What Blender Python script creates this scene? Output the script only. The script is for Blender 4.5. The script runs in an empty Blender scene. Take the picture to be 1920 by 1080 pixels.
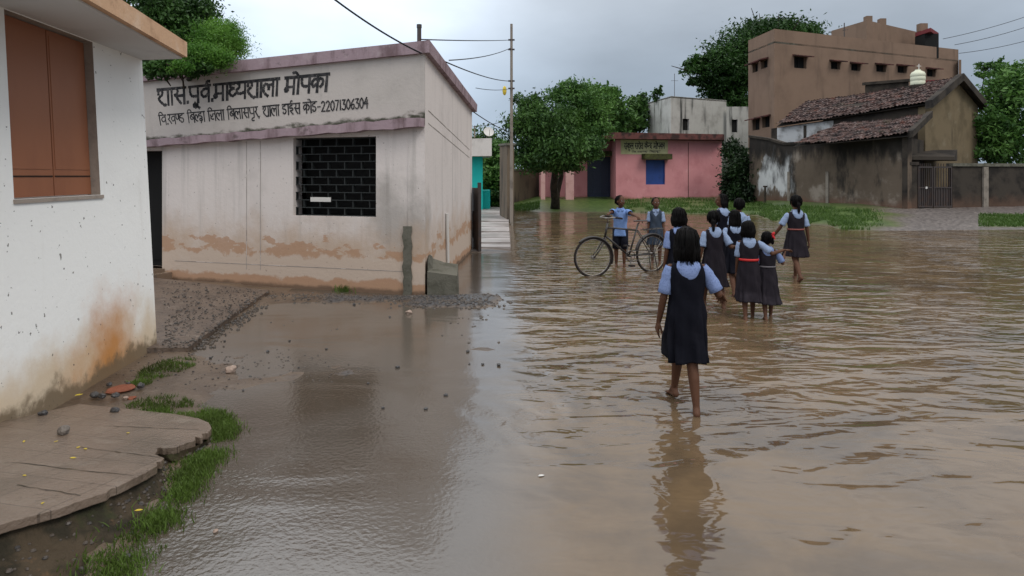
import bpy, bmesh, math, random
import numpy as np
from mathutils import Vector, Matrix, noise as mnoise
R = math.radians
sc = bpy.context.scene
col = sc.collection
random.seed(7); rng = np.random.default_rng(7)

# ---------------------------------------------------------------- camera
F = 1200.0; HZ = 330.0; CX = 960.0; EYE = 1.7      # photo pixels: focal length, horizon row, centre column; eye height
cd = bpy.data.cameras.new('camera'); cam = bpy.data.objects.new('camera', cd); col.objects.link(cam)
cam.location = (0, 0, EYE); cam.rotation_euler = (R(90), 0, 0)
cd.sensor_width = 36; cd.lens = 36 * F / 1920; cd.shift_y = -(540 - HZ) / 1920
cd.clip_start = 0.05; cd.clip_end = 3000
sc.camera = cam
# ---------------------------------------------------------------- sky, sun, exposure
SUN_EL, SUN_ROT = R(50), R(132)
w = bpy.data.worlds.new('World'); sc.world = w; w.use_nodes = True
nt = w.node_tree; nt.nodes.clear()
def N(t, **k):
    n = nt.nodes.new(t)
    for a, b in k.items(): setattr(n, a, b)
    return n
out = N('ShaderNodeOutputWorld'); mixs = N('ShaderNodeMixShader')
sky = N('ShaderNodeTexSky', sky_type='NISHITA', sun_disc=False, sun_elevation=SUN_EL, sun_rotation=SUN_ROT)
b1 = N('ShaderNodeBackground'); b1.inputs[1].default_value = 0.1
nt.links.new(sky.outputs[0], b1.inputs[0])
tc = N('ShaderNodeTexCoord'); sp = N('ShaderNodeSeparateXYZ'); nt.links.new(tc.outputs['Generated'], sp.inputs[0])
def mr(src, a, b, c, d, sm=True):
    m = N('ShaderNodeMapRange'); m.interpolation_type = 'SMOOTHSTEP' if sm else 'LINEAR'
    nt.links.new(src, m.inputs[0])
    for i, v in enumerate((a, b, c, d)): m.inputs[i + 1].default_value = v
    return m.outputs[0]
elev = mr(sp.outputs[2], 0.0, 0.75, 0.0, 1.0)
mp = N('ShaderNodeMapping'); mp.inputs['Scale'].default_value = (1.6, 1.6, 4.0); nt.links.new(tc.outputs['Generated'], mp.inputs[0])
nz = N('ShaderNodeTexNoise'); nz.inputs['Scale'].default_value = 1.7; nz.inputs['Detail'].default_value = 5; nz.inputs['Roughness'].default_value = .5
nt.links.new(mp.outputs[0], nz.inputs[0])
cr = N('ShaderNodeMix', data_type='RGBA'); nt.links.new(elev, cr.inputs[0])
cr.inputs[6].default_value = (.375, .465, .58, 1); cr.inputs[7].default_value = (1.25, 1.28, 1.31, 1)
az = mr(sp.outputs[0], -0.20, 0.16, 1.28, 0.62)      # the cloud deck is thinner and brighter to the left
nzf = mr(nz.outputs[0], .25, .75, .84, 1.14)
mu = N('ShaderNodeMath', operation='MULTIPLY'); nt.links.new(az, mu.inputs[0]); nt.links.new(nzf, mu.inputs[1])
b2 = N('ShaderNodeBackground'); nt.links.new(cr.outputs[2], b2.inputs[0]); nt.links.new(mu.outputs[0], b2.inputs[1])
mixs.inputs[0].default_value = 0.95
nt.links.new(b1.outputs[0], mixs.inputs[1]); nt.links.new(b2.outputs[0], mixs.inputs[2]); nt.links.new(mixs.outputs[0], out.inputs[0])
sd = bpy.data.lights.new('sun', 'SUN'); sd.energy = 1.2; sd.angle = R(25); sd.color = (1, .96, .9)
sun = bpy.data.objects.new('sun', sd); col.objects.link(sun)
sun.rotation_euler = (R(90) - SUN_EL, 0, R(48))
sc.view_settings.view_transform = 'Standard'; sc.view_settings.look = 'None'
sc.view_settings.exposure = 0.38; sc.view_settings.gamma = 1.0
sc.render.engine = 'CYCLES'

# ---------------------------------------------------------------- helpers
def P(px, py, d): return Vector(((px - CX) / F * d, d, EYE - (py - HZ) / F * d))
def G(px, py, z=0.0):
    d = (EYE - z) * F / (py - HZ); return P(px, py, d)
def V(*a): return Vector(a)

class MB:
    def __init__(s): s.v = []; s.f = []; s.m = []; s.uv = None
    def add(s, vs, fs, mi=0):
        o = len(s.v); s.v += [tuple(v) for v in vs]
        s.f += [tuple(i + o for i in f) for f in fs]; s.m += [mi] * len(fs); return s
    def quad(s, a, b, c, d, mi=0): return s.add((a, b, c, d), ((0, 1, 2, 3),), mi)
    def hexa(s, bot, top, mi=0):
        n = len(bot); fs = [tuple(range(n))[::-1], tuple(range(n, 2 * n))]
        fs += [(i, (i + 1) % n, n + (i + 1) % n, n + i) for i in range(n)]
        return s.add(list(bot) + list(top), fs, mi)
    def box(s, c, size, rz=0, mi=0):
        c = Vector(c); x, y, z = [q / 2 for q in size]; m = Matrix.Rotation(rz, 3, 'Z')
        b = [c + m @ V(i * x, j * y, -z) for i, j in ((-1, -1), (1, -1), (1, 1), (-1, 1))]
        return s.hexa(b, [p + V(0, 0, 2 * z) for p in b], mi)
    def tube(s, pts, r, seg=8, mi=0, caps=True, closed=False):
        pts = [Vector(p) for p in pts]; n = len(pts)
        if not hasattr(r, '__len__'): r = [r] * n
        vs = []; up = None
        for i, p in enumerate(pts):
            if closed: t = pts[(i + 1) % n] - pts[i - 1]
            else: t = pts[min(i + 1, n - 1)] - pts[max(i - 1, 0)]
            t.normalize()
            if up is None:
                up = V(0, 0, 1) if abs(t.z) < .9 else V(1, 0, 0)
            a = t.cross(up)
            if a.length < 1e-4: a = t.cross(V(1, .3, 0))
            a.normalize(); b = a.cross(t).normalized(); up = b
            for k in range(seg):
                q = 2 * math.pi * k / seg; vs.append(p + a * (math.cos(q) * r[i]) + b * (math.sin(q) * r[i]))
        fs = []
        for i in range(n if closed else n - 1):
            j = (i + 1) % n
            for k in range(seg):
                k2 = (k + 1) % seg; fs.append((i * seg + k, i * seg + k2, j * seg + k2, j * seg + k))
        if caps and not closed:
            fs.append(tuple(range(seg))[::-1]); fs.append(tuple((n - 1) * seg + k for k in range(seg)))
        return s.add(vs, fs, mi)
    def ell(s, c, rad, rot=None, nu=16, nv=10, mi=0):
        c = Vector(c); vs = []; fs = []
        for j in range(nv + 1):
            ph = math.pi * j / nv
            for i in range(nu):
                th = 2 * math.pi * i / nu
                p = V(rad[0] * math.sin(ph) * math.cos(th), rad[1] * math.sin(ph) * math.sin(th), rad[2] * math.cos(ph))
                if rot is not None: p = rot @ p
                vs.append(c + p)
        for j in range(nv):
            for i in range(nu):
                i2 = (i + 1) % nu; fs.append((j * nu + i, (j + 1) * nu + i, (j + 1) * nu + i2, j * nu + i2))
        return s.add(vs, fs, mi)
    def cap(s, p0, p1, r0, r1, seg=10):     # sphere-swept tapered limb
        p0 = Vector(p0); p1 = Vector(p1); d = (p1 - p0); L = d.length
        if L < 1e-6: return s.ell(p0, (r0,) * 3)
        d /= L; pts = []; rr = []
        for k in range(5):
            a = math.pi / 2 * (k + .15) / 5; pts.append(p0 - d * r0 * math.cos(a)); rr.append(r0 * math.sin(a))
        for k in range(7): pts.append(p0 + d * L * k / 6); rr.append(r0 + (r1 - r0) * k / 6)
        for k in range(4, -1, -1):
            a = math.pi / 2 * (k + .15) / 5; pts.append(p1 + d * r1 * math.cos(a)); rr.append(r1 * math.sin(a))
        return s.tube(pts, rr, seg)
    def build(s, name, mats, parent=None, smooth=False, world=True):
        me = bpy.data.meshes.new(name); me.from_pydata(s.v, [], s.f)
        if not isinstance(mats, (list, tuple)): mats = [mats]
        for m in mats: me.materials.append(m)
        me.polygons.foreach_set('material_index', s.m)
        bm = bmesh.new(); bm.from_mesh(me); bmesh.ops.recalc_face_normals(bm, faces=bm.faces); bm.to_mesh(me); bm.free()
        if smooth: me.polygons.foreach_set('use_smooth', [True] * len(me.polygons))
        return link(name, me, parent, world)

def link(name, me, parent=None, world=True):
    o = bpy.data.objects.new(name, me); col.objects.link(o)
    if parent is not None:
        o.parent = parent
        if world: o.matrix_parent_inverse = Matrix.LocRotScale(parent.location, parent.rotation_euler, None).inverted()
    return o
def tag(o, label, cat, group=None):
    o['label'] = label; o['category'] = cat
    if group: o['group'] = group
    return o
def thing(name, label, cat, loc=(0, 0, 0), rz=0, group=None):
    o = bpy.data.objects.new(name, None); col.objects.link(o); o.empty_display_size = .2
    o.location = loc; o.rotation_euler = (0, 0, rz); return tag(o, label, cat, group)
def struct(o, kind='structure'): o['kind'] = kind; return o

# ---------------------------------------------------------------- materials
def mat(name, base, rough=.7, layers=(), bump=0, bscale=30, metal=0, ior=None, space='Object', detail=6, spec=None):
    m = bpy.data.materials.new(name); m.use_nodes = True; t = m.node_tree; b = t.nodes['Principled BSDF']
    L = t.links.new
    def nn(ty, **k):
        n = t.nodes.new(ty)
        for a, c in k.items(): setattr(n, a, c)
        return n
    b.inputs['Roughness'].default_value = rough; b.inputs['Metallic'].default_value = metal
    b.inputs['Specular IOR Level'].default_value = spec if spec is not None else (.5 if rough < .6 else .18)
    if ior: b.inputs['IOR'].default_value = ior
    tcn = nn('ShaderNodeTexCoord'); co = tcn.outputs[space]
    sep = nn('ShaderNodeSeparateXYZ'); L(co, sep.inputs[0])
    rgb = nn('ShaderNodeRGB'); rgb.outputs[0].default_value = (*base, 1); cur = rgb.outputs[0]
    def noise_(scale, stretch, det, seed):
        mpn = nn('ShaderNodeMapping'); mpn.inputs['Scale'].default_value = stretch; mpn.inputs['Location'].default_value = (seed * 3.7, seed * 1.9, seed * 2.3)
        L(co, mpn.inputs[0]); nzn = nn('ShaderNodeTexNoise'); nzn.inputs['Scale'].default_value = scale; nzn.inputs['Detail'].default_value = det
        nzn.inputs['Roughness'].default_value = .62; L(mpn.outputs[0], nzn.inputs[0]); return nzn.outputs[0]
    for i, l in enumerate(layers):
        v = noise_(l.get('scale', 3), l.get('stretch', (1, 1, 1)), l.get('detail', detail), l.get('seed', i + 1))
        if 'z' in l:
            z0, z1 = l['z']; q = nn('ShaderNodeMapRange'); zz_ = sep.outputs[2]
            if 'tilt' in l:
                ta = nn('ShaderNodeMath', operation='MULTIPLY_ADD'); L(sep.outputs[0], ta.inputs[0]); ta.inputs[1].default_value = -l['tilt']; L(zz_, ta.inputs[2]); zz_ = ta.outputs[0]
            L(zz_, q.inputs[0])
            for k, x in enumerate((z0, z1, 1, 0)): q.inputs[k + 1].default_value = x
            a = nn('ShaderNodeMath', operation='MULTIPLY_ADD'); L(v, a.inputs[0]); a.inputs[1].default_value = l.get('nk', 1.0); L(q.outputs[0], a.inputs[2])
            v = a.outputs[0]
        if 'at' in l:
            vm = nn('ShaderNodeVectorMath', operation='DISTANCE'); L(co, vm.inputs[0]); vm.inputs[1].default_value = l['at']
            q = nn('ShaderNodeMapRange'); L(vm.outputs['Value'], q.inputs[0])
            for k, x in enumerate((0, l['rad'], 1, 0)): q.inputs[k + 1].default_value = x
            a = nn('ShaderNodeMath', operation='MULTIPLY_ADD'); L(v, a.inputs[0]); a.inputs[1].default_value = l.get('nk', 1.0); L(q.outputs[0], a.inputs[2])
            v = a.outputs[0]
        q = nn('ShaderNodeMapRange'); q.interpolation_type = 'SMOOTHSTEP'; L(v, q.inputs[0])
        for k, x in enumerate((l['lo'], l['hi'], 0, l.get('amt', 1))): q.inputs[k + 1].default_value = x
        mx = nn('ShaderNodeMix', data_type='RGBA'); L(q.outputs[0], mx.inputs[0]); L(cur, mx.inputs[6]); mx.inputs[7].default_value = (*l['c'], 1); cur = mx.outputs[2]
    L(cur, b.inputs['Base Color'])
    if bump:
        v = noise_(bscale, (1, 1, 1), 8, 9); bn = nn('ShaderNodeBump'); bn.inputs['Strength'].default_value = bump; bn.inputs['Distance'].default_value = .02
        L(v, bn.inputs['Height']); L(bn.outputs[0], b.inputs['Normal'])
    return m
def leafmat(name, c, c2, trans=.25):
    m = bpy.data.materials.new(name); m.use_nodes = True; t = m.node_tree; L = t.links.new
    b = t.nodes['Principled BSDF']; b.inputs['Roughness'].default_value = .5; b.inputs['Specular IOR Level'].default_value = .22
    at = t.nodes.new('ShaderNodeAttribute'); at.attribute_name = 'tint'
    mx = t.nodes.new('ShaderNodeMix'); mx.data_type = 'RGBA'; L(at.outputs['Fac'], mx.inputs[0])
    mx.inputs[6].default_value = (*c, 1); mx.inputs[7].default_value = (*c2, 1); L(mx.outputs[2], b.inputs['Base Color'])
    tr = t.nodes.new('ShaderNodeBsdfTranslucent'); L(mx.outputs[2], tr.inputs[0])
    ms = t.nodes.new('ShaderNodeMixShader'); ms.inputs[0].default_value = trans
    L(b.outputs[0], ms.inputs[1]); L(tr.outputs[0], ms.inputs[2]); L(ms.outputs[0], t.nodes['Material Output'].inputs[0])
    return m

# a vertical (or slightly leaning) wall plane through two ground points
class Face:
    def __init__(s, A, B, lean=0):
        s.A = Vector((A[0], A[1], 0)); B = Vector((B[0], B[1], 0)); s.d = (B - s.A).normalized(); s.L = (B - s.A).length
        n = V(s.d.y, -s.d.x, 0)
        if n.dot(s.A) > 0: n = -n
        s.n = n; s.lean = lean
    def hit(s, px, py, off=0):
        r = V((px - CX) / F, 1, -(py - HZ) / F); C = V(0, 0, EYE)
        t = (off - (C - s.A).dot(s.n) - s.lean * C.z) / (r.dot(s.n) + s.lean * r.z)
        return C + r * t
    def sz(s, px, py, off=0):
        p = s.hit(px, py, off); return ((p - s.A).dot(s.d), p.z)
    def pt(s, u, z, off=0): return s.A + s.d * u + s.n * (off - s.lean * z) + V(0, 0, z)
    def rect(s, x0, y0, x1, y1):   # photo rectangle -> (s0, s1, z0, z1)
        a = s.sz(x0, y1); b = s.sz(x1, y0); return (min(a[0], b[0]), max(a[0], b[0]), min(a[1], b[1]), max(a[1], b[1]))
    def prism(s, mb, poly, o0, o1, mi=0): # poly in photo pixels
        sz = [s.sz(*p) for p in poly]
        return mb.hexa([s.pt(u, z, o0) for u, z in sz], [s.pt(u, z, o1) for u, z in sz], mi)
    def bar(s, mb, u0, u1, z0, z1, o0, o1, mi=0):
        c = ((u0, z0), (u1, z0), (u1, z1), (u0, z1))
        return mb.hexa([s.pt(u, z, o0) for u, z in c], [s.pt(u, z, o1) for u, z in c], mi)
    def wall(s, mb, s0, s1, zb, zt0, zt1, holes=(), depth=.15, mi=0, rmi=None):
        S = sorted({s0, s1, *[h[0] for h in holes], *[h[1] for h in holes]}); Z = sorted({zb, *[h[2] for h in holes], *[h[3] for h in holes]})
        top = lambda u: zt0 + (zt1 - zt0) * (u - s0) / (s1 - s0)
        for i in range(len(S) - 1):
            for j in range(len(Z)):
                a, b = S[i], S[i + 1]; z0 = Z[j]; last = j == len(Z) - 1
                if last: za, zb_ = top(a), top(b)
                else: za = zb_ = Z[j + 1]
                if any(h[0] <= a + 1e-6 and h[1] >= b - 1e-6 and h[2] <= z0 + 1e-6 and (h[3] > z0 + 1e-6) for h in holes): continue
                mb.quad(s.pt(a, z0), s.pt(b, z0), s.pt(b, zb_), s.pt(a, za), mi)
        r = mi if rmi is None else rmi
        for a, b, z0, z1 in holes:
            for (u, z), (u2, z2) in (((a, z0), (b, z0)), ((b, z0), (b, z1)), ((b, z1), (a, z1)), ((a, z1), (a, z0))):
                mb.quad(s.pt(u, z), s.pt(u2, z2), s.pt(u2, z2, -depth), s.pt(u, z, -depth), r)
        return mb

# ---------------------------------------------------------------- brush-stroke lettering (hand-painted Devanagari and digits)
def spl(pts, n=6):
    if len(pts) < 3: return pts
    o = []
    for i in range(len(pts) - 1):
        p0 = pts[max(i - 1, 0)]; p1 = pts[i]; p2 = pts[i + 1]; p3 = pts[min(i + 2, len(pts) - 1)]
        for k in range(n):
            t = k / n; o.append(tuple(.5 * (2 * b + (c - a) * t + (2 * a - 5 * b + 4 * c - d) * t * t + (3 * b - a - 3 * c + d) * t ** 3) for a, b, c, d in zip(p0, p1, p2, p3)))
    return o + [pts[-1]]
VB = lambda x: [(x, 1), (x, 0)]
GL = {
 'aa': (.28, [VB(.14)]),
 'sha': (.78, [[(.06, .7), (.1, .95), (.3, .92), (.3, .68), (.1, .5), (.08, .4), (.2, .22), (.45, .0), (.52, .06)], VB(.68)]),
 'sa': (.78, [[(.2, 1), (.25, .8), (.18, .64), (.04, .58)], [(.1, .6), (.25, .3), (.45, .04)], [(.2, .52), (.66, .52)], VB(.66)]),
 'dot': (.2, [[(.06, .05), (.14, .05)], [(.06, .1), (.14, .1)]]),
 'pa': (.7, [[(.08, 1), (.08, .68), (.16, .46), (.34, .4), (.58, .42)], VB(.58)]),
 'uu': (0, [[(-.3, 0), (-.42, -.16), (-.28, -.28), (-.16, -.14), (-.3, -.1), (-.04, -.34)]]),
 'u': (0, [[(-.2, 0), (-.42, -.1), (-.38, -.26), (-.14, -.28)]]),
 'va': (.7, [[(.58, .78), (.32, .8), (.1, .58), (.22, .34), (.44, .38), (.58, .58)], VB(.58)]),
 'ba': (.7, [[(.58, .78), (.32, .8), (.1, .58), (.22, .34), (.44, .38), (.58, .58)], [(.2, .72), (.5, .42)], VB(.58)]),
 'reph': (0, [[(-.12, 1.0), (-.26, 1.1), (-.2, 1.24), (-.05, 1.24)]]),
 'ma': (.74, [[(.16, 1), (.16, .42)], [(.16, .42), (.04, .34), (.08, .2), (.2, .26), (.18, .42)], [(.1, .32), (.16, .3)], [(.16, .44), (.6, .44)], VB(.6)]),
 'dha': (.42, [[(.3, .95), (.08, .92), (.08, .76), (.3, .66)], [(.3, .66), (.06, .58), (.04, .34), (.22, .22), (.44, .36)]]),
 'ya': (.72, [[(.06, .98), (.22, .86), (.2, .66), (.06, .56), (.12, .36), (.36, .32), (.6, .42)], VB(.6)]),
 'la': (.76, [[(.36, .42), (.3, .68), (.12, .74), (.02, .52), (.08, .24), (.32, .02)], [(.36, .42), (.42, .66), (.56, .68), (.64, .56)], VB(.64)]),
 'lh': (.4, [[(.3, .42), (.26, .68), (.1, .74), (.02, .52), (.08, .24), (.3, .1)], [(.3, .42), (.42, .6)]]),
 'o': (.28, [VB(.14), [(.14, 1), (.06, 1.15), (-.07, 1.27), (-.24, 1.25)]]),
 'e': (0, [[(-.1, 1), (-.18, 1.18), (-.32, 1.26), (-.46, 1.16)]]),
 'anu': (0, [[(-.2, 1.2), (-.14, 1.2)]]),
 'ka': (.86, [[(.42, .74), (.22, .78), (.06, .58), (.16, .34), (.42, .54)], [(.42, .6), (.58, .78), (.76, .66), (.72, .4), (.6, .3)], VB(.42)]),
 'i': (.26, [VB(.12), [(.12, 1), (.12, 1.2), (.3, 1.32), (.5, 1.22), (.56, 1.0)]]),
 'kha': (.98, [[(.2, 1), (.25, .8), (.16, .6), (.04, .56), (.24, .3), (.36, .08)], [(.86, .76), (.62, .78), (.44, .58), (.54, .34), (.74, .38), (.86, .56)], VB(.86)]),
 'nn': (.5, [[(.06, 1), (.06, .62), (.16, .46), (.3, .5), (.34, .7), (.34, 1)], [(.44, 1), (.44, .3)]]),
 'dda': (.62, [[(.34, 1), (.34, .86), (.1, .8), (.08, .6), (.34, .54), (.46, .36), (.34, .14), (.12, .16), (.1, .3)]]),
 'ha': (.6, [[(.36, 1), (.36, .84), (.1, .8), (.12, .64), (.42, .56), (.46, .4), (.2, .34), (.2, .16), (.46, .14), (.44, .3), (.3, -.1)]]),
 'ja': (.8, [[(.06, .62), (.16, .44), (.34, .5), (.36, .68), (.66, .68)], [(.16, .46), (.1, .28), (.3, .16), (.42, .2)], VB(.66)]),
 'ra': (.42, [[(.16, 1), (.24, .8), (.16, .62), (.04, .56)], [(.08, .58), (.22, .34), (.4, .04)]]),
 'ii': (.6, [[(.34, 1), (.34, .84), (.1, .8), (.1, .6), (.38, .6), (.4, .4), (.14, .36), (.24, .2), (.44, .02)], [(.3, 1), (.18, 1.12), (.26, 1.28), (.4, 1.24)]]),
 'ta': (.64, [[(.06, .66), (.3, .7), (.54, .68)], [(.28, .7), (.1, .5), (.14, .26), (.3, .1)], VB(.54)]),
 'na': (.5, [[(.1, .56), (.04, .42), (.16, .4), (.14, .56), (.46, .56)]]),
 'dra': (.6, [[(.34, 1), (.34, .84), (.08, .76), (.08, .54), (.3, .5), (.4, .6), (.3, .3), (.46, .1)], [(.3, .4), (.12, .2)]]),
 'comma': (.25, [[(.12, .1), (.06, -.1)]]), 'sp': (.36, []), 'dash': (.5, [[(.08, .5), (.42, .5)]]),
 '0': (.56, [[(.28, .95), (.08, .7), (.08, .3), (.28, .05), (.46, .3), (.46, .7), (.28, .95)]]),
 '1': (.34, [[(.16, .95), (.16, .05)]]),
 '2': (.6, [[(.08, .8), (.26, .96), (.46, .8), (.38, .5), (.08, .06)], [(.08, .06), (.5, .06)]]),
 '3': (.56, [[(.08, .92), (.44, .92)], [(.44, .92), (.22, .58), (.44, .5), (.44, .16), (.22, .04), (.06, .16)]]),
 '4': (.58, [[(.36, .98), (.06, .42)], [(.06, .42), (.52, .42)], [(.4, .75), (.4, .0)]]),
 '6': (.56, [[(.42, .92), (.14, .6), (.08, .26), (.26, .04), (.44, .2), (.4, .46), (.12, .4)]]),
 '7': (.54, [[(.06, .94), (.46, .94)], [(.46, .94), (.2, .04)]]),
}
NOBAR = {'sp', 'dash', 'dot', 'comma', '0', '1', '2', '3', '4', '6', '7'}
def lettering(mb, face, words, tl, tr, bl, br, bw, off):
    """words: list of glyph names; the corners of the line are photo pixels on the wall plane; ribbons of painted width bw (m)."""
    W = sum(GL[g][0] for g in words); lift = [0]
    def mp_(x, y):
        u = x / W; a = Vector(tl).lerp(Vector(tr), u); b = Vector(bl).lerp(Vector(br), u); p = b.lerp(a, y); return face.sz(p.x, p.y)
    def rib(pts, width):
        q = [Vector(mp_(*p)) for p in pts]; Lp, Rp = [], []; lift[0] += 1; of = off + .00006 * lift[0]
        for i, p in enumerate(q):
            t = q[min(i + 1, len(q) - 1)] - q[max(i - 1, 0)]
            if t.length < 1e-7: t = Vector((1, 0))
            t.normalize(); nrm = Vector((-t.y, t.x)) * width * .5 * (1 + .18 * math.sin(i * 1.7 + lift[0]))
            e = t * width * .3 * (-1 if i == 0 else 1 if i == len(q) - 1 else 0)
            Lp.append(p + nrm + e); Rp.append(p - nrm + e)
        vs = [face.pt(p.x, p.y, of) for p in Lp + Rp]; n = len(q)
        mb.add(vs, [(i, i + 1, n + i + 1, n + i) for i in range(n - 1)])
    x = 0; bar = None
    for g in words:
        wd, st = GL[g]
        if g in NOBAR:
            if bar is not None: rib([(bar, 1), (x, 1)], bw); bar = None
        elif bar is None: bar = x
        for s_ in st: rib(spl([(x + a, b) for a, b in s_]), bw)
        x += wd
    if bar is not None: rib([(bar, 1), (x, 1)], bw)
# ---------------------------------------------------------------- terrain
TOE = [(2.0, -1.75), (2.8, -1.68), (3.4, -1.78), (3.92, -1.83), (4.34, -1.98), (4.64, -2.2), (5.5, -2.43), (6.0, -2.9), (6.3, -3.2)]
def hnoise(x, y, s, seed=0): return np.array([mnoise.fractal(Vector((a * s + seed, b * s - seed, seed * .7)), .9, 2.1, 4) for a, b in zip(np.ravel(x), np.ravel(y))]).reshape(np.shape(x))
def sstep(v, a, b): t = np.clip((v - a) / (b - a), 0, 1); return t * t * (3 - 2 * t)
SH_PX = [880, 960, 1000, 1010, 1170, 1200, 1330, 1420, 1450, 1560, 1580, 1700, 1900, 2100]
SH_D = [33, 33, 31, 30, 30, 29, 28.6, 27.5, 24, 21.5, 20.0, 19.9, 20.3, 20.5]
def hground(x, y):
    x = np.asarray(x, float); y = np.asarray(y, float); yy = np.maximum(y, .6); px = CX + F * x / yy
    n1 = hnoise(x, y, 1.3, 3); n2 = hnoise(x, y, 5.0, 11)
    h = -.04 + .026 * np.exp(-((x - 1.3) / 1.2) ** 2 - ((y - 4.9) / 1.2) ** 2)
    sh = np.interp(px, SH_PX, SH_D); rise = np.clip((y - sh) * .062, -.1, .48) + .02 * n1 * np.clip((y - sh) * .3, 0, 1)
    h = np.where(y > sh - 1.6, np.maximum(h, rise), h)
    # the lane on the left: barely awash, gravel and mud breaking the water
    L = sstep(px, 1010, 905) * (x < 1.2)
    lane = -.022 + .020 * n1 + .010 * n2
    for (gx, gy, rx, ry, a) in ((640, 700, .7, .4, .012), (585, 668, .4, .2, .010), (690, 560, 1.6, .28, .05), (850, 572, .55, .2, .045), (430, 680, .5, .4, .018), (520, 560, .6, .4, .03), (900, 660, .35, .25, .018), (470, 720, .5, .4, .016), (780, 700, .4, .3, .01), (890, 560, .5, .5, .03)):
        c = G(gx, gy); lane = lane + a * np.exp(-((x - c.x) / rx) ** 2 - ((y - c.y) / ry) ** 2)
    tx = np.interp(y, [t[0] for t in TOE], [t[1] for t in TOE]); side = np.clip((tx - x) * .10, 0, .035) * sstep(y, 7.0, 6.2)
    lane = np.maximum(lane, side + .006 * n2 + np.where(x < tx - .05, .004, -9))
    lane = np.where((y > 14.3) & (px < 960), .05, lane)
    lane = np.where((y > 6.3) & (x < -4.2), .03, lane)
    h = h * (1 - L) + lane * L
    h = np.where((y < 1.2) & (x < -1.75), .03, h)
    return h
def cover(x, y, h):     # r: grass, g: dark gravel, b: broken stony road
    yy = np.maximum(y, .6); px = CX + F * x / yy; sh = np.interp(px, SH_PX, SH_D); n = hnoise(x, y, .8, 5); m = hnoise(x, y, 3.0, 8)
    g = sstep(y - sh + .5 * n, -.3, .5) * ((px > 955)) * (1 - sstep(px + 60 * n, 1590, 1700) * (1 - sstep(px + 15 * n, 1838, 1860) * (y < 24.5) * sstep(y, 20.6, 21.4))) * (1 - sstep(px, 1600, 1560) * sstep(y - sh + n, 7.5, 9.5)*.0)
    r = sstep(px + 50 * n, 1590, 1680) * (y > 18) * (1 - g)
    tx_ = np.interp(y, [t_[0] for t_ in TOE], [t_[1] for t_ in TOE]); gv = sstep(h + .012 * m, .0, .014) * sstep(x - tx_, .05, .2) * (px < 960) * (y < 14.4) * sstep(x + 2.6 + .3 * n, -.2, .3)
    return np.stack([np.clip(g, 0, 1), np.clip(gv, 0, 1), np.clip(r, 0, 1), np.ones_like(g)], -1)
def axis(*segs):
    o = []
    for a, b, s in segs: o += list(np.arange(a, b, s))
    return np.array(o + [segs[-1][1]])
gxs = axis((-500, -60, 40), (-60, -12, 4), (-12, -5, .5), (-5, .9, .07), (.9, 4, .3), (4, 26, .45), (26, 70, 4), (70, 600, 40))
gys = axis((-60, 0, 10), (0, 2, .25), (2, 10, .07), (10, 15, .16), (15, 38, .4), (38, 60, 3), (60, 900, 60))
X, Y = np.meshgrid(gxs, gys); Hh = hground(X, Y)
me = bpy.data.meshes.new('ground'); nx, ny = len(gxs), len(gys)
vs = np.stack([X, Y, Hh], -1).reshape(-1, 3); idx = np.arange(nx * ny).reshape(ny, nx)
fs = np.stack([idx[:-1, :-1], idx[:-1, 1:], idx[1:, 1:], idx[1:, :-1]], -1).reshape(-1, 4)
me.from_pydata(vs.tolist(), [], fs.tolist()); me.polygons.foreach_set('use_smooth', [True] * len(me.polygons))
ca = me.color_attributes.new('cover', 'FLOAT_COLOR', 'POINT'); ca.data.foreach_set('color', cover(X, Y, Hh).reshape(-1).astype(np.float32))
gm = mat('wet earth', (.125, .088, .06), .38, [dict(c=(.075, .05, .034), scale=1.2, lo=.42, hi=.62, amt=.8), dict(c=(.17, .13, .095), scale=9, lo=.55, hi=.7, amt=.5)], bump=.6, bscale=24)
t = gm.node_tree; Lk = t.links.new; b = t.nodes['Principled BSDF']; cur = b.inputs['Base Color'].links[0].from_socket
at = t.nodes.new('ShaderNodeAttribute'); at.attribute_name = 'cover'; sx = t.nodes.new('ShaderNodeSeparateColor'); Lk(at.outputs['Color'], sx.inputs[0])
tcn = t.nodes.new('ShaderNodeTexCoord')
def colnoise(scale, c1, c2, lo=.4, hi=.6):
    n = t.nodes.new('ShaderNodeTexNoise'); n.inputs['Scale'].default_value = scale; n.inputs['Detail'].default_value = 6; n.inputs['Roughness'].default_value = .7; Lk(tcn.outputs['Object'], n.inputs[0])
    q = t.nodes.new('ShaderNodeMapRange'); Lk(n.outputs[0], q.inputs[0]); q.inputs[1].default_value = lo; q.inputs[2].default_value = hi
    m = t.nodes.new('ShaderNodeMix'); m.data_type = 'RGBA'; Lk(q.outputs[0], m.inputs[0]); m.inputs[6].default_value = (*c1, 1); m.inputs[7].default_value = (*c2, 1); return m.outputs[2]
for ch, c_ in ((1, colnoise(38, (.025, .026, .03), (.13, .125, .125), .42, .66)), (2, colnoise(9, (.05, .042, .04), (.21, .18, .165), .4, .64)), (0, colnoise(5, (.03, .058, .012), (.085, .13, .03)))):
    m = t.nodes.new('ShaderNodeMix'); m.data_type = 'RGBA'; Lk(sx.outputs[ch], m.inputs[0]); Lk(cur, m.inputs[6]); Lk(c_, m.inputs[7]); cur = m.outputs[2]
Lk(cur, b.inputs['Base Color'])
me.materials.append(gm); struct(link('ground', me))

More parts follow.
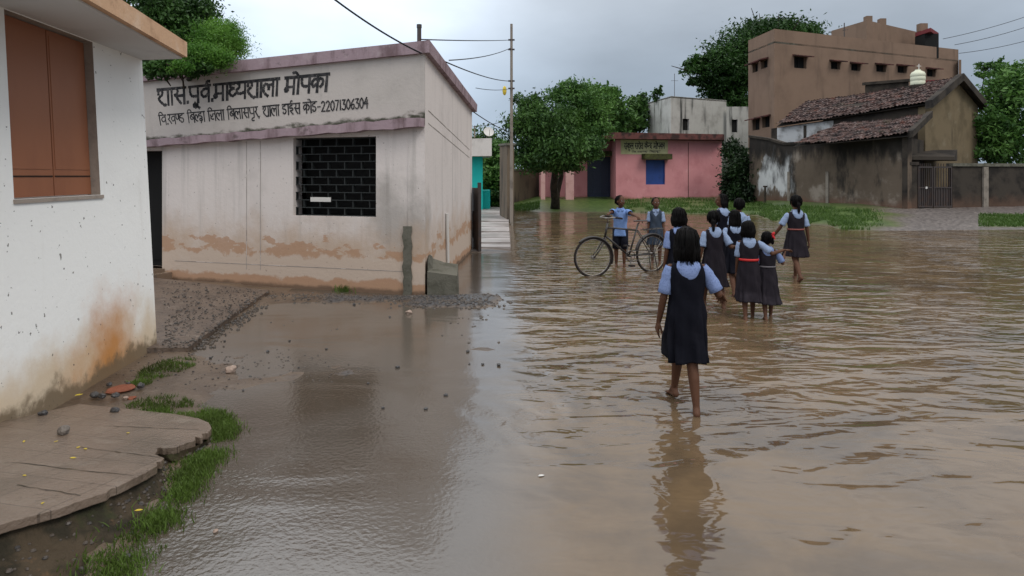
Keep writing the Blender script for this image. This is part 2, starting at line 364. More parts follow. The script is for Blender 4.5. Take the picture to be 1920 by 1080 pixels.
# ---------------------------------------------------------------- flood water: one sheet, rippled on the open field, calm and rain-pocked in the lane
wm = bpy.data.materials.new('muddy water'); wm.use_nodes = True; t = wm.node_tree; Lk = t.links.new; b = t.nodes['Principled BSDF']
def W(ty, **k):
    n = t.nodes.new(ty)
    for a, c in k.items(): setattr(n, a, c)
    return n
def wmr(src, a, b_, c, d, sm='SMOOTHSTEP'):
    m = W('ShaderNodeMapRange'); m.interpolation_type = sm; Lk(src, m.inputs[0])
    for i, v in enumerate((a, b_, c, d)): m.inputs[i + 1].default_value = v
    return m.outputs[0]
def wmath(op, a, b_=None):
    m = W('ShaderNodeMath', operation=op)
    for i, v in enumerate((a, b_)):
        if v is None: continue
        if isinstance(v, (int, float)): m.inputs[i].default_value = v
        else: Lk(v, m.inputs[i])
    return m.outputs[0]
tcn = W('ShaderNodeTexCoord'); sp = W('ShaderNodeSeparateXYZ'); Lk(tcn.outputs['Object'], sp.inputs[0])
def wn(scale, st, det, rough=.5, dist=0, seed=0):
    m = W('ShaderNodeMapping'); m.inputs['Scale'].default_value = st; m.inputs['Location'].default_value = (seed, seed * 2, 0); Lk(tcn.outputs['Object'], m.inputs[0])
    n = W('ShaderNodeTexNoise'); n.inputs['Scale'].default_value = scale; n.inputs['Detail'].default_value = det; n.inputs['Roughness'].default_value = rough; n.inputs['Distortion'].default_value = dist
    Lk(m.outputs[0], n.inputs[0]); return n.outputs[0]
field = wmr(sp.outputs[0], -.25, .35, 0, 1)
far = wmr(sp.outputs[1], 2.8, 6.8, .20, 1.0); lull = wmr(wn(.22, (1, .6, 1), 2, seed=4), .36, .58, .35, 1.0)
shore = wmr(sp.outputs[1], 15.0, 20.0, 1.0, .30)
wave1 = wn(1.35, (1.0, 2.1, 1), 2.0, .45, .8, 1); wave2 = wn(4.2, (1.0, 2.0, 1), 2, .5, .5, 7)
rain = wn(32, (1, 1, 1), 2, .5, 0, 3); swell = wn(.8, (.8, 1.5, 1), 2, .5, .8, 9)
hw = wmath('MULTIPLY', wmath('MULTIPLY', wmath('MULTIPLY', field, far), wmath('MULTIPLY', lull, shore)), wmath('ADD', wmath('MULTIPLY', wave1, .078), wmath('MULTIPLY', wave2, .022)))
# the walkers' wake: rings spreading from the nearest child's feet
FEET = (1.25, 4.95, 0)
vd = W('ShaderNodeVectorMath', operation='DISTANCE'); Lk(tcn.outputs['Object'], vd.inputs[0]); vd.inputs[1].default_value = FEET
dd = wmath('ADD', vd.outputs['Value'], wmath('MULTIPLY', wn(1.3, (1, 1, 1), 3, .5, 0, 5), .9))
rings = wmath('MULTIPLY', wmath('SINE', wmath('MULTIPLY', dd, 21.0)), wmath('MULTIPLY', wmr(vd.outputs['Value'], .1, 2.4, .0050, 0), wmr(wn(.9, (1, 1, 1), 2, .5, 0, 12), .40, .60, .1, 1)))
# a few low bow waves that run out across the calm near water
lines = wmath('MULTIPLY', wmath('POWER', wmath('ABSOLUTE', wmath('SINE', wmath('ADD', wmath('ADD', wmath('MULTIPLY', sp.outputs[1], 4.6), wmath('MULTIPLY', sp.outputs[0], -1.5)), wmath('MULTIPLY', wn(.7, (1, 1, 1), 3, .5, 0, 15), 9.0)))), 10.0), wmath('MULTIPLY', .011, wmath('MULTIPLY', field, wmr(wn(.55, (1, 1, 1), 2, .5, 0, 21), .48, .62, 0, 1))))
lane_r = wmath('MULTIPLY', wmath('SUBTRACT', 1.0, field), wmath('MULTIPLY', wmath('ADD', wmath('MULTIPLY', rain, .0026), wmath('MULTIPLY', swell, .003)), wmath('MULTIPLY', wmr(sp.outputs[1], 3.2, 7.5, 1, .12), wmr(sp.outputs[0], -.9, -.1, 1, .45))))
hsum = wmath('ADD', wmath('ADD', wmath('ADD', hw, rings), lines), wmath('ADD', lane_r, wmath('MULTIPLY', swell, .012)))
bn = W('ShaderNodeBump'); bn.inputs['Strength'].default_value = 1; bn.inputs['Distance'].default_value = 1.0; Lk(hsum, bn.inputs['Height']); Lk(bn.outputs[0], b.inputs['Normal'])
mx = W('ShaderNodeMix', data_type='RGBA'); Lk(field, mx.inputs[0]); mx.inputs[6].default_value = (.088, .072, .058, 1); mx.inputs[7].default_value = (.135, .090, .050, 1)
mx2 = W('ShaderNodeMix', data_type='RGBA'); Lk(wmr(wn(.9, (1, 1, 1), 5, .6, .5, 2), .42, .66, 0, .75), mx2.inputs[0]); Lk(mx.outputs[2], mx2.inputs[6]); mx2.inputs[7].default_value = (.065, .046, .03, 1)
Lk(mx2.outputs[2], b.inputs['Base Color']); Lk(wmr(field, 0, 1, .15, .045), b.inputs['Roughness']); b.inputs['IOR'].default_value = 1.75
mb = MB(); mb.quad((-4.6, -8, 0), (70, -8, 0), (70, 34, 0), (-4.6, 34, 0)); struct(mb.build('flood_water', wm))

# ---------------------------------------------------------------- shared materials
M = {}
M['plaster_school'] = mat('whitewashed plaster', (.60, .545, .515), .85, [
    dict(c=(.45, .41, .385), scale=1.3, lo=.5, hi=.75, amt=.55),
    dict(c=(.33, .30, .28), scale=2.2, stretch=(2.5, 2.5, .22), lo=.56, hi=.8, amt=.55),
    dict(c=(.25, .235, .215), scale=1.5, stretch=(3.2, 3.2, .14), lo=.52, hi=.76, amt=.6, seed=22),
    dict(c=(.20, .185, .165), scale=1.1, detail=9, at=(-1.35, 9.15, 1.0), rad=1.6, nk=1.4, lo=1.2, hi=1.6, amt=.55, seed=23),
    dict(c=(.42, .30, .21), scale=2.6, z=(.1, 1.7), nk=.7, lo=.6, hi=1.15, amt=.8),
    dict(c=(.38, .22, .13), scale=1.5, stretch=(1, 1, 2.2), detail=9, z=(.42, .98), nk=3.0, lo=2.10, hi=2.16, amt=.75, seed=5),
    dict(c=(.50, .41, .34), scale=3.2, z=(.30, .62), nk=1.6, lo=1.1, hi=1.25, amt=.85, seed=15),
    dict(c=(.36, .19, .10), scale=2.2, z=(.05, .36), nk=1.2, lo=1.15, hi=1.3, amt=.75, seed=17),
    dict(c=(.12, .08, .055), scale=3, z=(-.02, .16), nk=.8, lo=.8, hi=1.15, amt=.85),
    dict(c=(.10, .08, .07), scale=26, lo=.70, hi=.74, amt=.7, detail=2)], bump=.25, bscale=18)
M['plaster_sign'] = mat('stained sign plaster', (.43, .39, .36), .85, [
    dict(c=(.36, .33, .30), scale=1.6, lo=.45, hi=.75, amt=.8),
    dict(c=(.22, .20, .18), scale=2.0, stretch=(2.5, 2.5, .2), lo=.55, hi=.8, amt=.6),
    dict(c=(.035, .038, .022), scale=3.4, stretch=(1, 1, 2), detail=9, z=(2.58, 2.80), tilt=.06, nk=1.4, lo=1.18, hi=1.5, amt=.95, seed=4)], bump=.25, bscale=18)
M['pink_cap'] = mat('faded pink limewash', (.29, .215, .235), .85, [
    dict(c=(.13, .085, .09), scale=3, stretch=(1.5, 1.5, .35), lo=.45, hi=.68, amt=.85),
    dict(c=(.36, .29, .30), scale=5, lo=.55, hi=.72, amt=.6), dict(c=(.06, .045, .04), scale=4, lo=.58, hi=.72, amt=.7)], bump=.3, bscale=20)
M['plaster_white'] = mat('white limewash', (.86, .86, .84), .85, [
    dict(c=(.74, .73, .71), scale=1.1, lo=.5, hi=.8, amt=.6),
    dict(c=(.55, .52, .47), scale=2.4, stretch=(3, 3, .2), lo=.6, hi=.85, amt=.5),
    dict(c=(.60, .46, .30), scale=2.2, z=(.05, 1.0), nk=.8, lo=.75, hi=1.25, amt=.85),
    dict(c=(.50, .20, .04), scale=2.4, at=(-3.40, 5.35, .22), rad=1.5, nk=.7, lo=.85, hi=1.40, amt=.9, seed=8),
    dict(c=(.16, .115, .07), scale=4, z=(.0, .42), nk=1.2, lo=1.05, hi=1.35, amt=.9),
    dict(c=(.075, .065, .055), scale=20, lo=.69, hi=.735, amt=.85, detail=2, seed=6), dict(c=(.12, .105, .09), scale=6.0, lo=.735, hi=.755, amt=.8, detail=3, seed=13)], bump=.16, bscale=22)
M['jamb'] = mat('bare grey plaster', (.33, .28, .24), .9, [dict(c=(.2, .17, .15), scale=6, lo=.45, hi=.7, amt=.7)], bump=.3)
M['shutter'] = mat('brown painted shutter', (.30, .115, .055), .5, [dict(c=(.22, .08, .04), scale=2.5, stretch=(1, 1, .3), lo=.45, hi=.75, amt=.6), dict(c=(.36, .16, .09), scale=9, lo=.6, hi=.8, amt=.4)])
M['dark'] = mat('dark interior', (.012, .012, .012), .9)  # near-black; the dark of unlit openings is put into this colour
M['fascia'] = mat('peach painted edge', (.58, .37, .23), .8, [dict(c=(.30, .17, .10), scale=5, lo=.5, hi=.72, amt=.7), dict(c=(.7, .55, .42), scale=3, lo=.55, hi=.75, amt=.5)], bump=.3)
M['soffit'] = mat('grey white soffit', (.60, .60, .60), .85, [dict(c=(.42, .42, .42), scale=2, lo=.5, hi=.75, amt=.6)])
M['grille'] = mat('black concrete grille', (.03, .034, .034), .6)
M['ink'] = mat('black sign paint', (.018, .018, .02), .75, [dict(c=(.07, .065, .065), scale=11, lo=.44, hi=.66, amt=.9), dict(c=(.25, .23, .21), scale=30, lo=.60, hi=.68, amt=.7)])
M['cement'] = mat('grey green cement', (.125, .118, .095), .9, [dict(c=(.06, .058, .042), scale=4, lo=.45, hi=.68, amt=.8), dict(c=(.2, .19, .17), scale=9, lo=.6, hi=.75, amt=.5)], bump=.5)
M['concrete'] = mat('wet concrete paving', (.19, .135, .10), .24, [dict(c=(.12, .09, .065), scale=1.7, lo=.42, hi=.66, amt=.8), dict(c=(.27, .23, .19), scale=5, lo=.55, hi=.75, amt=.5), dict(c=(.09, .06, .04), scale=22, lo=.62, hi=.72, amt=.6)], bump=.25, bscale=40)
M['lane'] = mat('pale lane concrete', (.36, .325, .31), .35, [dict(c=(.18, .155, .14), scale=.9, lo=.4, hi=.65, amt=.9)])
M['apron'] = mat('wet brown apron', (.125, .088, .064), .5, [dict(c=(.085, .058, .042), scale=2.0, lo=.42, hi=.65, amt=.9), dict(c=(.26, .215, .18), scale=7, lo=.58, hi=.72, amt=.6), dict(c=(.045, .034, .026), scale=16, lo=.52, hi=.66, amt=.75)], bump=1, bscale=20)
M['soil'] = mat('dark bank soil', (.062, .045, .028), .75, [dict(c=(.022, .019, .012), scale=5, lo=.42, hi=.6, amt=.9), dict(c=(.15, .085, .045), scale=7, lo=.6, hi=.74, amt=.8), dict(c=(.04, .05, .016), scale=4, lo=.55, hi=.7, amt=.5)], bump=1, bscale=14)
M['metal'] = mat('dark rusted metal', (.035, .026, .024), .5, [dict(c=(.07, .035, .02), scale=6, lo=.5, hi=.7, amt=.7)])
M['teal'] = mat('turquoise paint', (.015, .42, .38), .7, [dict(c=(.01, .27, .25), scale=2, lo=.5, hi=.75, amt=.6)])
M['offwhite'] = mat('off white render', (.56, .52, .48), .85, [dict(c=(.36, .33, .3), scale=1.6, lo=.45, hi=.72, amt=.8)])
M['wire'] = mat('black cable', (.02, .02, .025), .6)
M['pipe'] = mat('pale pipe', (.55, .53, .5), .5)
M['post'] = mat('weathered post concrete', (.22, .19, .16), .85, [dict(c=(.1, .085, .07), scale=3, lo=.45, hi=.7, amt=.8)])
M['bark'] = mat('bark', (.05, .038, .028), .9, [dict(c=(.02, .017, .014), scale=7, stretch=(1, 1, .3), lo=.42, hi=.62, amt=.9)], bump=.8)
M['stone_dark'] = mat('dark wet stone', (.045, .042, .042), .4, [dict(c=(.1, .09, .085), scale=9, lo=.5, hi=.7, amt=.7)], bump=.5)
M['stone_pale'] = mat('pale stone', (.36, .27, .22), .6, [dict(c=(.2, .15, .12), scale=9, lo=.45, hi=.7, amt=.8)], bump=.5)
M['stone_grey'] = mat('grey stone', (.19, .165, .145), .6, [dict(c=(.09, .075, .065), scale=9, lo=.45, hi=.7, amt=.8)], bump=.5)
M['brick'] = mat('broken red brick', (.24, .085, .05), .8, [dict(c=(.14, .05, .03), scale=9, lo=.45, hi=.7, amt=.8)], bump=.5)
M['yellow'] = mat('yellow fallen leaf', (.55, .42, .05), .6)

# ---------------------------------------------------------------- left: white building with shuttered window
WA = G(20, 785, .14); WB = G(295, 650, .05)
Wd = (WB - WA).normalized(); WS = WA - Wd * 4.2
fw = Face(WS, WB, lean=.05)
root = thing('white_building', 'white limewashed building with brown shuttered window and orange stain at its corner', 'building', (WB.x - 2, WB.y - 2, 0))
ZE = 2.83
jr = fw.sz(190, 365); wl = fw.sz(26, 366)
hole = (wl[0], jr[0] - .012, 1.545, ZE - .02)
mb = MB(); fw.wall(mb, 0, fw.L, -.3, ZE, ZE, [hole], .1, 0, 1)
e0, e1 = fw.pt(fw.L, -.3), fw.pt(fw.L, ZE); bk = V(-4.5, .35, 0); mb.quad(e0, e0 + bk, e1 + bk, e1)
mb.build('wall', [M['plaster_white'], M['jamb']], root)
win = MB(); fw.bar(win, hole[0] - .01, hole[1] + .03, 1.515, 1.543, -.1, .012); win = win.build('window', M['jamb'], root)
mid = fw.sz(98, 365, -.085)[0]
for a, b_ in ((hole[0] + .005, mid - .006), (mid + .006, hole[1] - .004)):
    sh = MB(); fw.bar(sh, a, b_, 1.55, ZE - .03, -.099, -.07); fw.bar(sh, a + .01, b_ - .01, 1.695, 1.703, -.07, -.064, 1)
    fw.bar(sh, a + .02, b_ - .02, 1.75, 2.76, -.07, -.066)
    sh.build('shutter', [M['shutter'], M['dark']], win)
# eave slab
def atz(px, py, z): d = (EYE - z) * F / (py - HZ); return P(px, py, d)
c1 = atz(345, 108, ZE); c0 = atz(196, 23, ZE); cdv = (c0 - c1).normalized(); c00 = c1 + cdv * 6
c2 = V(c1.x - 5, c1.y + .75, ZE); c3 = V(-8, c00.y, ZE)
mb = MB(); bot = [c00, c1, c2, c3]; mb.hexa([p + V(.03 * (i < 2), 0, .004) for i, p in enumerate(bot)], [p + V(.03 * (i < 2), 0, .145) for i, p in enumerate(bot)])
ro = mb.build('roof', M['fascia'], root)
mb = MB(); mb.hexa([p + V(-.02, -.0, -.012) for p in bot], [p + V(-.02, 0, .003) for p in bot]); mb.build('soffit', M['soffit'], ro)
mb = MB(); q = [V(-8, 1, ZE + .146), V(c00.x - .45, 1, ZE + .146), V(c1.x - .62, c1.y - .1, ZE + .146), V(-8, c1.y, ZE + .146)]; mb.hexa(q, [p + V(0, 0, .35) for p in q]); mb.build('parapet', M['plaster_white'], root)

# ---------------------------------------------------------------- left: school building
SR = G(797, 555); SL0 = G(283, 525); SS = G(885, 470)
fs_ = Face(SL0 + (SL0 - SR).normalized() * 1.0, SR); sd_ = Face(SR, SS)
root = thing('school_building', 'low pinkish white school with black painted Hindi sign and grilled window', 'building', (SR.x - 3, SR.y + 3, 0))
zt = lambda px, py: fs_.sz(px, py)[1]
zr = zt(797, 100); zl = zr + (zt(420, 139) - zr) * (fs_.L / (fs_.L - fs_.sz(420, 139)[0]))
zfar = sd_.sz(884, 208)[1]
door = fs_.rect(262, 283, 304, 500); door = (.15, door[1], .2, zt(304, 282)); wh = fs_.rect(550, 250, 705, 404)
ZA, ZB, ZW = 2.19, 2.425, 2.275
mb = MB(); fs_.wall(mb, 0, fs_.L, -.3, ZA, ZB, [(door[0], door[1], door[2], min(door[3], 2.15)), (wh[0], wh[1], wh[2], ZW)], .22)
mb.build('wall', M['plaster_school'], root)
mb2 = MB(); c = [(0, ZA + .002), (fs_.L, ZB + .002), (fs_.L, zr), (0, zl)]; mb2.hexa([fs_.pt(u, z, .002) for u, z in c], [fs_.pt(u, z, .014) for u, z in c]); sign = mb2.build('sign_wall', M['plaster_sign'], root)
mb = MB(); sd_.wall(mb, 0, sd_.L, -.3, zr, zfar)
bl = fs_.pt(0, 0) + (SS - SR)
mb.quad(SS + V(0, 0, -.3), bl + V(0, 0, -.3), bl + V(0, 0, zfar), SS + V(0, 0, zfar)); mb.quad(fs_.pt(0, -.3), bl + V(0, 0, -.3), bl + V(0, 0, zfar), fs_.pt(0, zl))
mb.build('side_wall', M['plaster_school'], root)
# pilaster, grooves and crack lines
mb = MB(); fs_.bar(mb, fs_.sz(766, 400)[0], fs_.L, -.2, ZB - .02, .001, .012); mb.build('pilaster', M['plaster_school'], root)
mb = MB()
for px in (462, 488): u = fs_.sz(px, 380)[0]; fs_.bar(mb, u, u + .009, .25, 2.24, .0005, .0025)
fs_.bar(mb, door[1] + .25, fs_.L - .3, .33, .338, .0005, .003)
for (ya, yb) in ((208, 281), (232, 296)):
    p0 = sd_.sz(803, ya); p1 = sd_.sz(880, yb); c = [(p0[0], p0[1]), (p1[0], p1[1]), (p1[0], p1[1] + .014), (p0[0], p0[1] + .014)]; mb.hexa([sd_.pt(u, z, .0005) for u, z in c], [sd_.pt(u, z, .004) for u, z in c])
M['groove'] = mat('shallow plaster groove', (.33, .295, .27), .9, [dict(c=(.17, .15, .13), scale=5, lo=.45, hi=.7, amt=.8), dict(c=(.52, .47, .44), scale=3, lo=.55, hi=.62, amt=.9, seed=4)]); mb.build('crack', M['groove'], root)
mb = MB(); prof = []
for i in range(15):
    y = 424 + (556 - 424) * i / 14; j = 1.3 * math.sin(i * 2.1) + .8 * math.sin(i * 5.3); prof.append((757 + j, 773 + j * .8, y))
for i in range(14):
    a, b_ = prof[i], prof[i + 1]; q = [(a[0], a[2]), (a[1], a[2]), (b_[1], b_[2]), (b_[0], b_[2])]; sz = [fs_.sz(*p) for p in q]
    mb.hexa([fs_.pt(u, z, .0125) for u, z in sz], [fs_.pt(u, z, .026) for u, z in sz])
mb.build('cement_patch', M['cement'], root)
# ledge over door and window
def ledge(px0, yt0, yb0, px1, yt1, yb1, o0, o1, name, m):
    p0 = fs_.sz(px0, yb0, o1); p1 = fs_.sz(px1, yb1, o1); h0 = fs_.sz(px0, yt0, o1)[1]; h1 = fs_.sz(px1, yt1, o1)[1]
    k = (p1[1] - p0[1]) / (p1[0] - p0[0]); kh = (h1 - h0) / (p1[0] - p0[0]); mb = MB(); n = 40; u1 = fs_.L
    for i in range(n):
        ua, ub = u1 * i / n, u1 * (i + 1) / n; w_ = lambda u: .008 * math.sin(u * 9) + .006 * math.sin(u * 23)
        za, zb = p0[1] + k * (ua - p0[0]) + w_(ua), p0[1] + k * (ub - p0[0]) + w_(ub); ta, tb = h0 + kh * (ua - p0[0]) + w_(ua + 3), h0 + kh * (ub - p0[0]) + w_(ub + 3)
        c = [(ua, za), (ub, zb), (ub, tb), (ua, ta)]; mb.hexa([fs_.pt(u, z, o0) for u, z in c], [fs_.pt(u, z, o1) for u, z in c])
    return mb.build(name, m, root)
ledge(300, 260, 273, 793, 219, 237, .015, .16, 'ledge', M['pink_cap'])
# roof cap: overhanging slab following the wall heads
def rim(o, dz):
    A = fs_.pt(-.3, zl + dz, o); Bc = fs_.pt(fs_.L, zr + dz, o) + sd_.n * o; C = SS + sd_.n * o + sd_.d * .12 + V(0, 0, zfar + dz); D = bl + V(0, 0, zfar + dz); return [A, Bc, C, D]
mb = MB(); mb.hexa(rim(.10, -.005), rim(.11, .165)); mb.build('roof', M['pink_cap'], root)
# grille: black back panel, the cavity's shade put into its colour, and staggered blocks
mb = MB(); fs_.bar(mb, wh[0], wh[1], wh[2], ZW, -.34, -.33); gr = mb.build('window', M['dark'], root)
mb = MB(); rows = 10; zh = (ZW - .02 - wh[2]) / rows; cols = 5
for i in range(rows + 1): z = wh[2] + zh * i; fs_.bar(mb, wh[0], wh[1], z, z + .011, -.13, -.06)
for i in range(rows):
    for j in range(cols + 1):
        u = wh[0] + (wh[1] - wh[0]) * (j + (.5 if i % 2 else 0)) / cols
        if u < wh[1] - .01: fs_.bar(mb, max(u - .006, wh[0]), u + .006, wh[2] + zh * i + .0115, wh[2] + zh * (i + 1) - .0005, -.125, -.065)
mb.build('grille', M['grille'], gr)
mb = MB(); a = fs_.sz(582, 378, -.05); b_ = fs_.sz(620, 370, -.05); fs_.bar(mb, a[0], b_[0], a[1], b_[1], -.058, -.05); mb.build('pale_board', M['pipe'], gr)
# doorway: near-black panel, the opening's shade put into its colour
mb = MB(); fs_.bar(mb, door[0], door[1], .2, door[3], -.3, -.25); fs_.bar(mb, door[0] + .1, door[1] - .1, .3, door[3] - .1, -.25, -.235); mb.build('door', M['dark'], root)
mb = MB(); fs_.bar(mb, .05, door[1] + .2, -.1, .15, .002, .3); fs_.bar(mb, .05, door[1] + .05, .15, .2, -.2, .25); mb.build('doorstep', M['concrete'], root)
# painted lettering
mb = MB()
W1 = 'sha aa sa dot pa uu va reph dot ma aa dha ya sha aa la aa sp ma o pa ka aa'.split()
lettering(mb, fs_, W1, (296, 169), (619, 139), (298, 199), (616, 171), .046, .0145)
W2 = 'i va dot kha nn dda sp i ba lh ha aa sp i ja la aa sp i ba la aa sa pa u ra comma sp sha aa la aa sp dda aa ii sa sp ka o dda dash 2 2 0 7 1 3 0 6 3 0 4'.split()
lettering(mb, fs_, W2, (298, 217), (692, 182), (301, 235), (692, 203), .021, .0145)
mb.build('lettering', M['ink'], root)
mb = MB(); p = fs_.hit(786, 78, -.25); mb.tube([p + V(0, 0, -.05), p + V(0, 0, .24)], .032, 10); mb.tube([p + V(0, 0, .2), p + V(0, 0, .25)], .038, 10); mb.build('roof_pipe', M['metal'], root)
mb = MB(); p = sd_.hit(838, 400, .03); q = sd_.hit(840, 500, .03); mb.tube([p, V(q.x, q.y, .1)], .028, 8); mb.build('drain_pipe', M['pipe'], root)
# cement block with a sloped back at the corner
tb = thing('cement_block', 'grey mossy cement block with a sloped top against the school corner', 'block', G(830, 556))
a = G(801, 556); b_ = G(860, 557); bk = V(-.04, .6, 0); z0 = .33; mb = MB()
bot = [a + V(0, 0, -.1), b_ + V(0, 0, -.1), b_ + bk + V(0, 0, -.1), a + bk + V(0, 0, -.1)]
mb.hexa(bot, [a + V(0, 0, z0 + .02), b_ + V(-.02, 0, z0 - .03), b_ + bk + V(-.02, 0, z0 + .05), a + bk + V(0, 0, z0 + .1)])
mb.build('block_base', M['cement'], tb)
mb = MB(); q = [a + V(.004, .02, z0 + .02), a + V(.2, .25, z0 + .01), a + bk + V(.2, 0, z0 + .08), a + bk + V(.004, 0, z0 + .1)]; mb.hexa(q, [q[0] + V(0, 0, .16), q[1] + V(-.15, 0, .03), q[2] + V(-.15, 0, .05), q[3] + V(0, 0, .16)]); mb.build('sloped_fillet', M['cement'], tb)

# ---------------------------------------------------------------- lane paving, apron, broken pavement slab and its bank
mb = MB(); q = [P(884, 0, 14.7), P(957, 0, 14.7), P(952, 0, 32), P(897, 0, 32)]; q = [V(p.x, p.y, 0) for p in q]; z_ = [.07, .07, .1, .1]
for i in range(9):
    t0, t1 = i / 9, (i + 1) / 9 - .012; e = lambda a, b_, t: a.lerp(b_, t ** 1.4 if True else t)
    pa, pb, pc, pd = e(q[0], q[3], t0), e(q[1], q[2], t0), e(q[1], q[2], t1), e(q[0], q[3], t1); zz = .075 + .01 * i + .012 * (i % 2)
    mb.hexa([V(p.x, p.y, -.1) for p in (pa, pb, pc, pd)], [V(p.x, p.y, zz) for p in (pa, pb, pc, pd)])
struct(mb.build('lane_paving', M['lane']))
mb = MB(); q = [G(200, 655, .12), G(296, 652, .085), G(352, 652, .045), G(430, 594, .05), G(505, 544, .06), G(283, 520, .14), V(-7, 10.9, .14)]
mb.hexa([p + V(0, 0, -.25) for p in q], q); struct(mb.build('concrete_apron', M['apron']))
def plane3(a, b_, c): n = (b_ - a).cross(c - a).normalized(); return a, n
pa, pn = plane3(G(395, 795, .06), G(20, 785, .14), G(20, 980, .24))
def onp(px, py, dz=0):
    r = V((px - CX) / F, 1, -(py - HZ) / F); C = V(0, 0, EYE - dz); return C + r * ((pa - C).dot(pn) / r.dot(pn)) + V(0, 0, dz)
rawedge = [(-60, 1003), (20, 977), (110, 952), (200, 922), (250, 897), (292, 875), (308, 858), (290, 851), (300, 840), (328, 838), (345, 832), (372, 822), (392, 812), (397, 802), (392, 792), (372, 784), (330, 776), (235, 766)]
EDGE = []
for i in range(len(rawedge) - 1):
    for k in range(5):
        t_ = k / 5; a, b_ = rawedge[i], rawedge[i + 1]; j = random.uniform(-.6, .6) - (random.uniform(2, 5.5) if random.random() < .14 and 2 < i < 13 else 0); EDGE.append((a[0] + (b_[0] - a[0]) * t_ + j * (1.2 if i < 14 else .2), a[1] + (b_[1] - a[1]) * t_ + j * (.8 if i < 14 else .1)))
EDGE.append(rawedge[-1])
poly = EDGE + [(150, 757), (20, 786), (-60, 800)]
top = [onp(*p) for p in poly]; mb = MB(); mb.hexa([p + V(0, 0, -.045) for p in top], top)
# second thin screed course joints
sm_ = mat('wet tiled paving', (.185, .135, .102), .26, [dict(c=(.115, .085, .062), scale=1.7, lo=.42, hi=.66, amt=.85), dict(c=(.25, .205, .165), scale=4, lo=.52, hi=.75, amt=.6), dict(c=(.085, .06, .042), scale=24, lo=.60, hi=.72, amt=.7), dict(c=(.06, .043, .03), scale=.9, lo=.56, hi=.66, amt=.6, seed=9)], bump=.5, bscale=45)
t = sm_.node_tree; bb_ = t.nodes['Principled BSDF']; cur = bb_.inputs['Base Color'].links[0].from_socket; tcn = t.nodes.new('ShaderNodeTexCoord'); mpn = t.nodes.new('ShaderNodeMapping'); mpn.inputs['Rotation'].default_value = (0, 0, R(9)); t.links.new(tcn.outputs['Object'], mpn.inputs[0])
bk_ = t.nodes.new('ShaderNodeTexBrick'); bk_.offset = 0; bk_.inputs['Scale'].default_value = 1; bk_.inputs['Brick Width'].default_value = .31; bk_.inputs['Row Height'].default_value = .31; bk_.inputs['Mortar Size'].default_value = .004; bk_.inputs['Mortar Smooth'].default_value = .6; t.links.new(mpn.outputs[0], bk_.inputs[0])
q_ = t.nodes.new('ShaderNodeMath'); q_.operation = 'MULTIPLY'; t.links.new(bk_.outputs['Fac'], q_.inputs[0]); q_.inputs[1].default_value = .6; m_ = t.nodes.new('ShaderNodeMix'); m_.data_type = 'RGBA'; t.links.new(q_.outputs[0], m_.inputs[0]); t.links.new(cur, m_.inputs[6]); m_.inputs[7].default_value = (.05, .036, .026, 1); t.links.new(m_.outputs[2], bb_.inputs['Base Color'])
slab = mb.build('pavement_slab', sm_); bv = slab.modifiers.new('bevel', 'BEVEL'); bv.width = .008; bv.segments = 2; bv.limit_method = 'ANGLE'; struct(slab)
mb = MB()
for a, b_ in (((20, 868), (250, 893)), ((30, 910), (150, 930)), ((150, 840), (300, 858)), ((200, 800), (372, 806)), ((60, 985 - 40), (175, 905))):
    n = 14; pts = []
    for i in range(n + 1): pts.append(onp(a[0] + (b_[0] - a[0]) * i / n, a[1] + (b_[1] - a[1]) * i / n + random.uniform(-1, 1)))
    for i in range(n):
        p, q_ = pts[i], pts[i + 1]; s_ = V(.003, .0042 * random.uniform(.4, 1.4), 0); mb.quad(p + pn * .0025 * (1 if pn.z > 0 else -1), q_ + pn * .0025 * (1 if pn.z > 0 else -1), q_ + s_ + V(0, 0, .0026), p + s_ + V(0, 0, .0026))
struct(mb.build('pavement_joint', M['soil']))
# earth bank below the slab edge
rows = 16; toe = [(2.2, -1.72), (2.5, -1.68), (2.8, -1.66), (3.1, -1.70), (3.4, -1.76), (3.65, -1.79), (3.92, -1.82), (4.1, -1.86), (4.3, -1.95), (4.5, -2.06), (4.7, -2.25), (4.85, -2.5)]
et = [onp(*p) for p in rawedge[:-1]]
n = 130; vs = []; fs = []
def samp(pl, t_):
    x = t_ * (len(pl) - 1); i = min(int(x), len(pl) - 2); return pl[i].lerp(pl[i + 1], x - i)
tv = [V(b_, a, -.03) for a, b_ in toe]
for i in range(n + 1):
    a = samp(et, i / n) + V(0, 0, -.03); b_ = samp(tv, i / n)
    inn = (a - b_); inn.z = 0; inn = inn.normalized() * .05 if inn.length > 1e-4 else V(0, 0, 0)
    for j in range(rows + 1):
        t_ = j / rows; p = (a + inn).lerp(b_, t_); drop = a.z + (b_.z - a.z) * (t_ ** .45); p.z = drop + (.035 * mnoise.noise(Vector((p.x * 9, p.y * 9, 3))) + .022 * mnoise.noise(Vector((p.x * 26, p.y * 26, 7)))) * math.sin(math.pi * t_)
        vs.append(p)
for i in range(n):
    for j in range(rows): k = i * (rows + 1) + j; fs.append((k, k + 1, k + rows + 2, k + rows + 1))
BANK = (vs, n, rows); mb = MB(); mb.add(vs, fs); struct(mb.build('earth_bank', M['soil'], smooth=True))

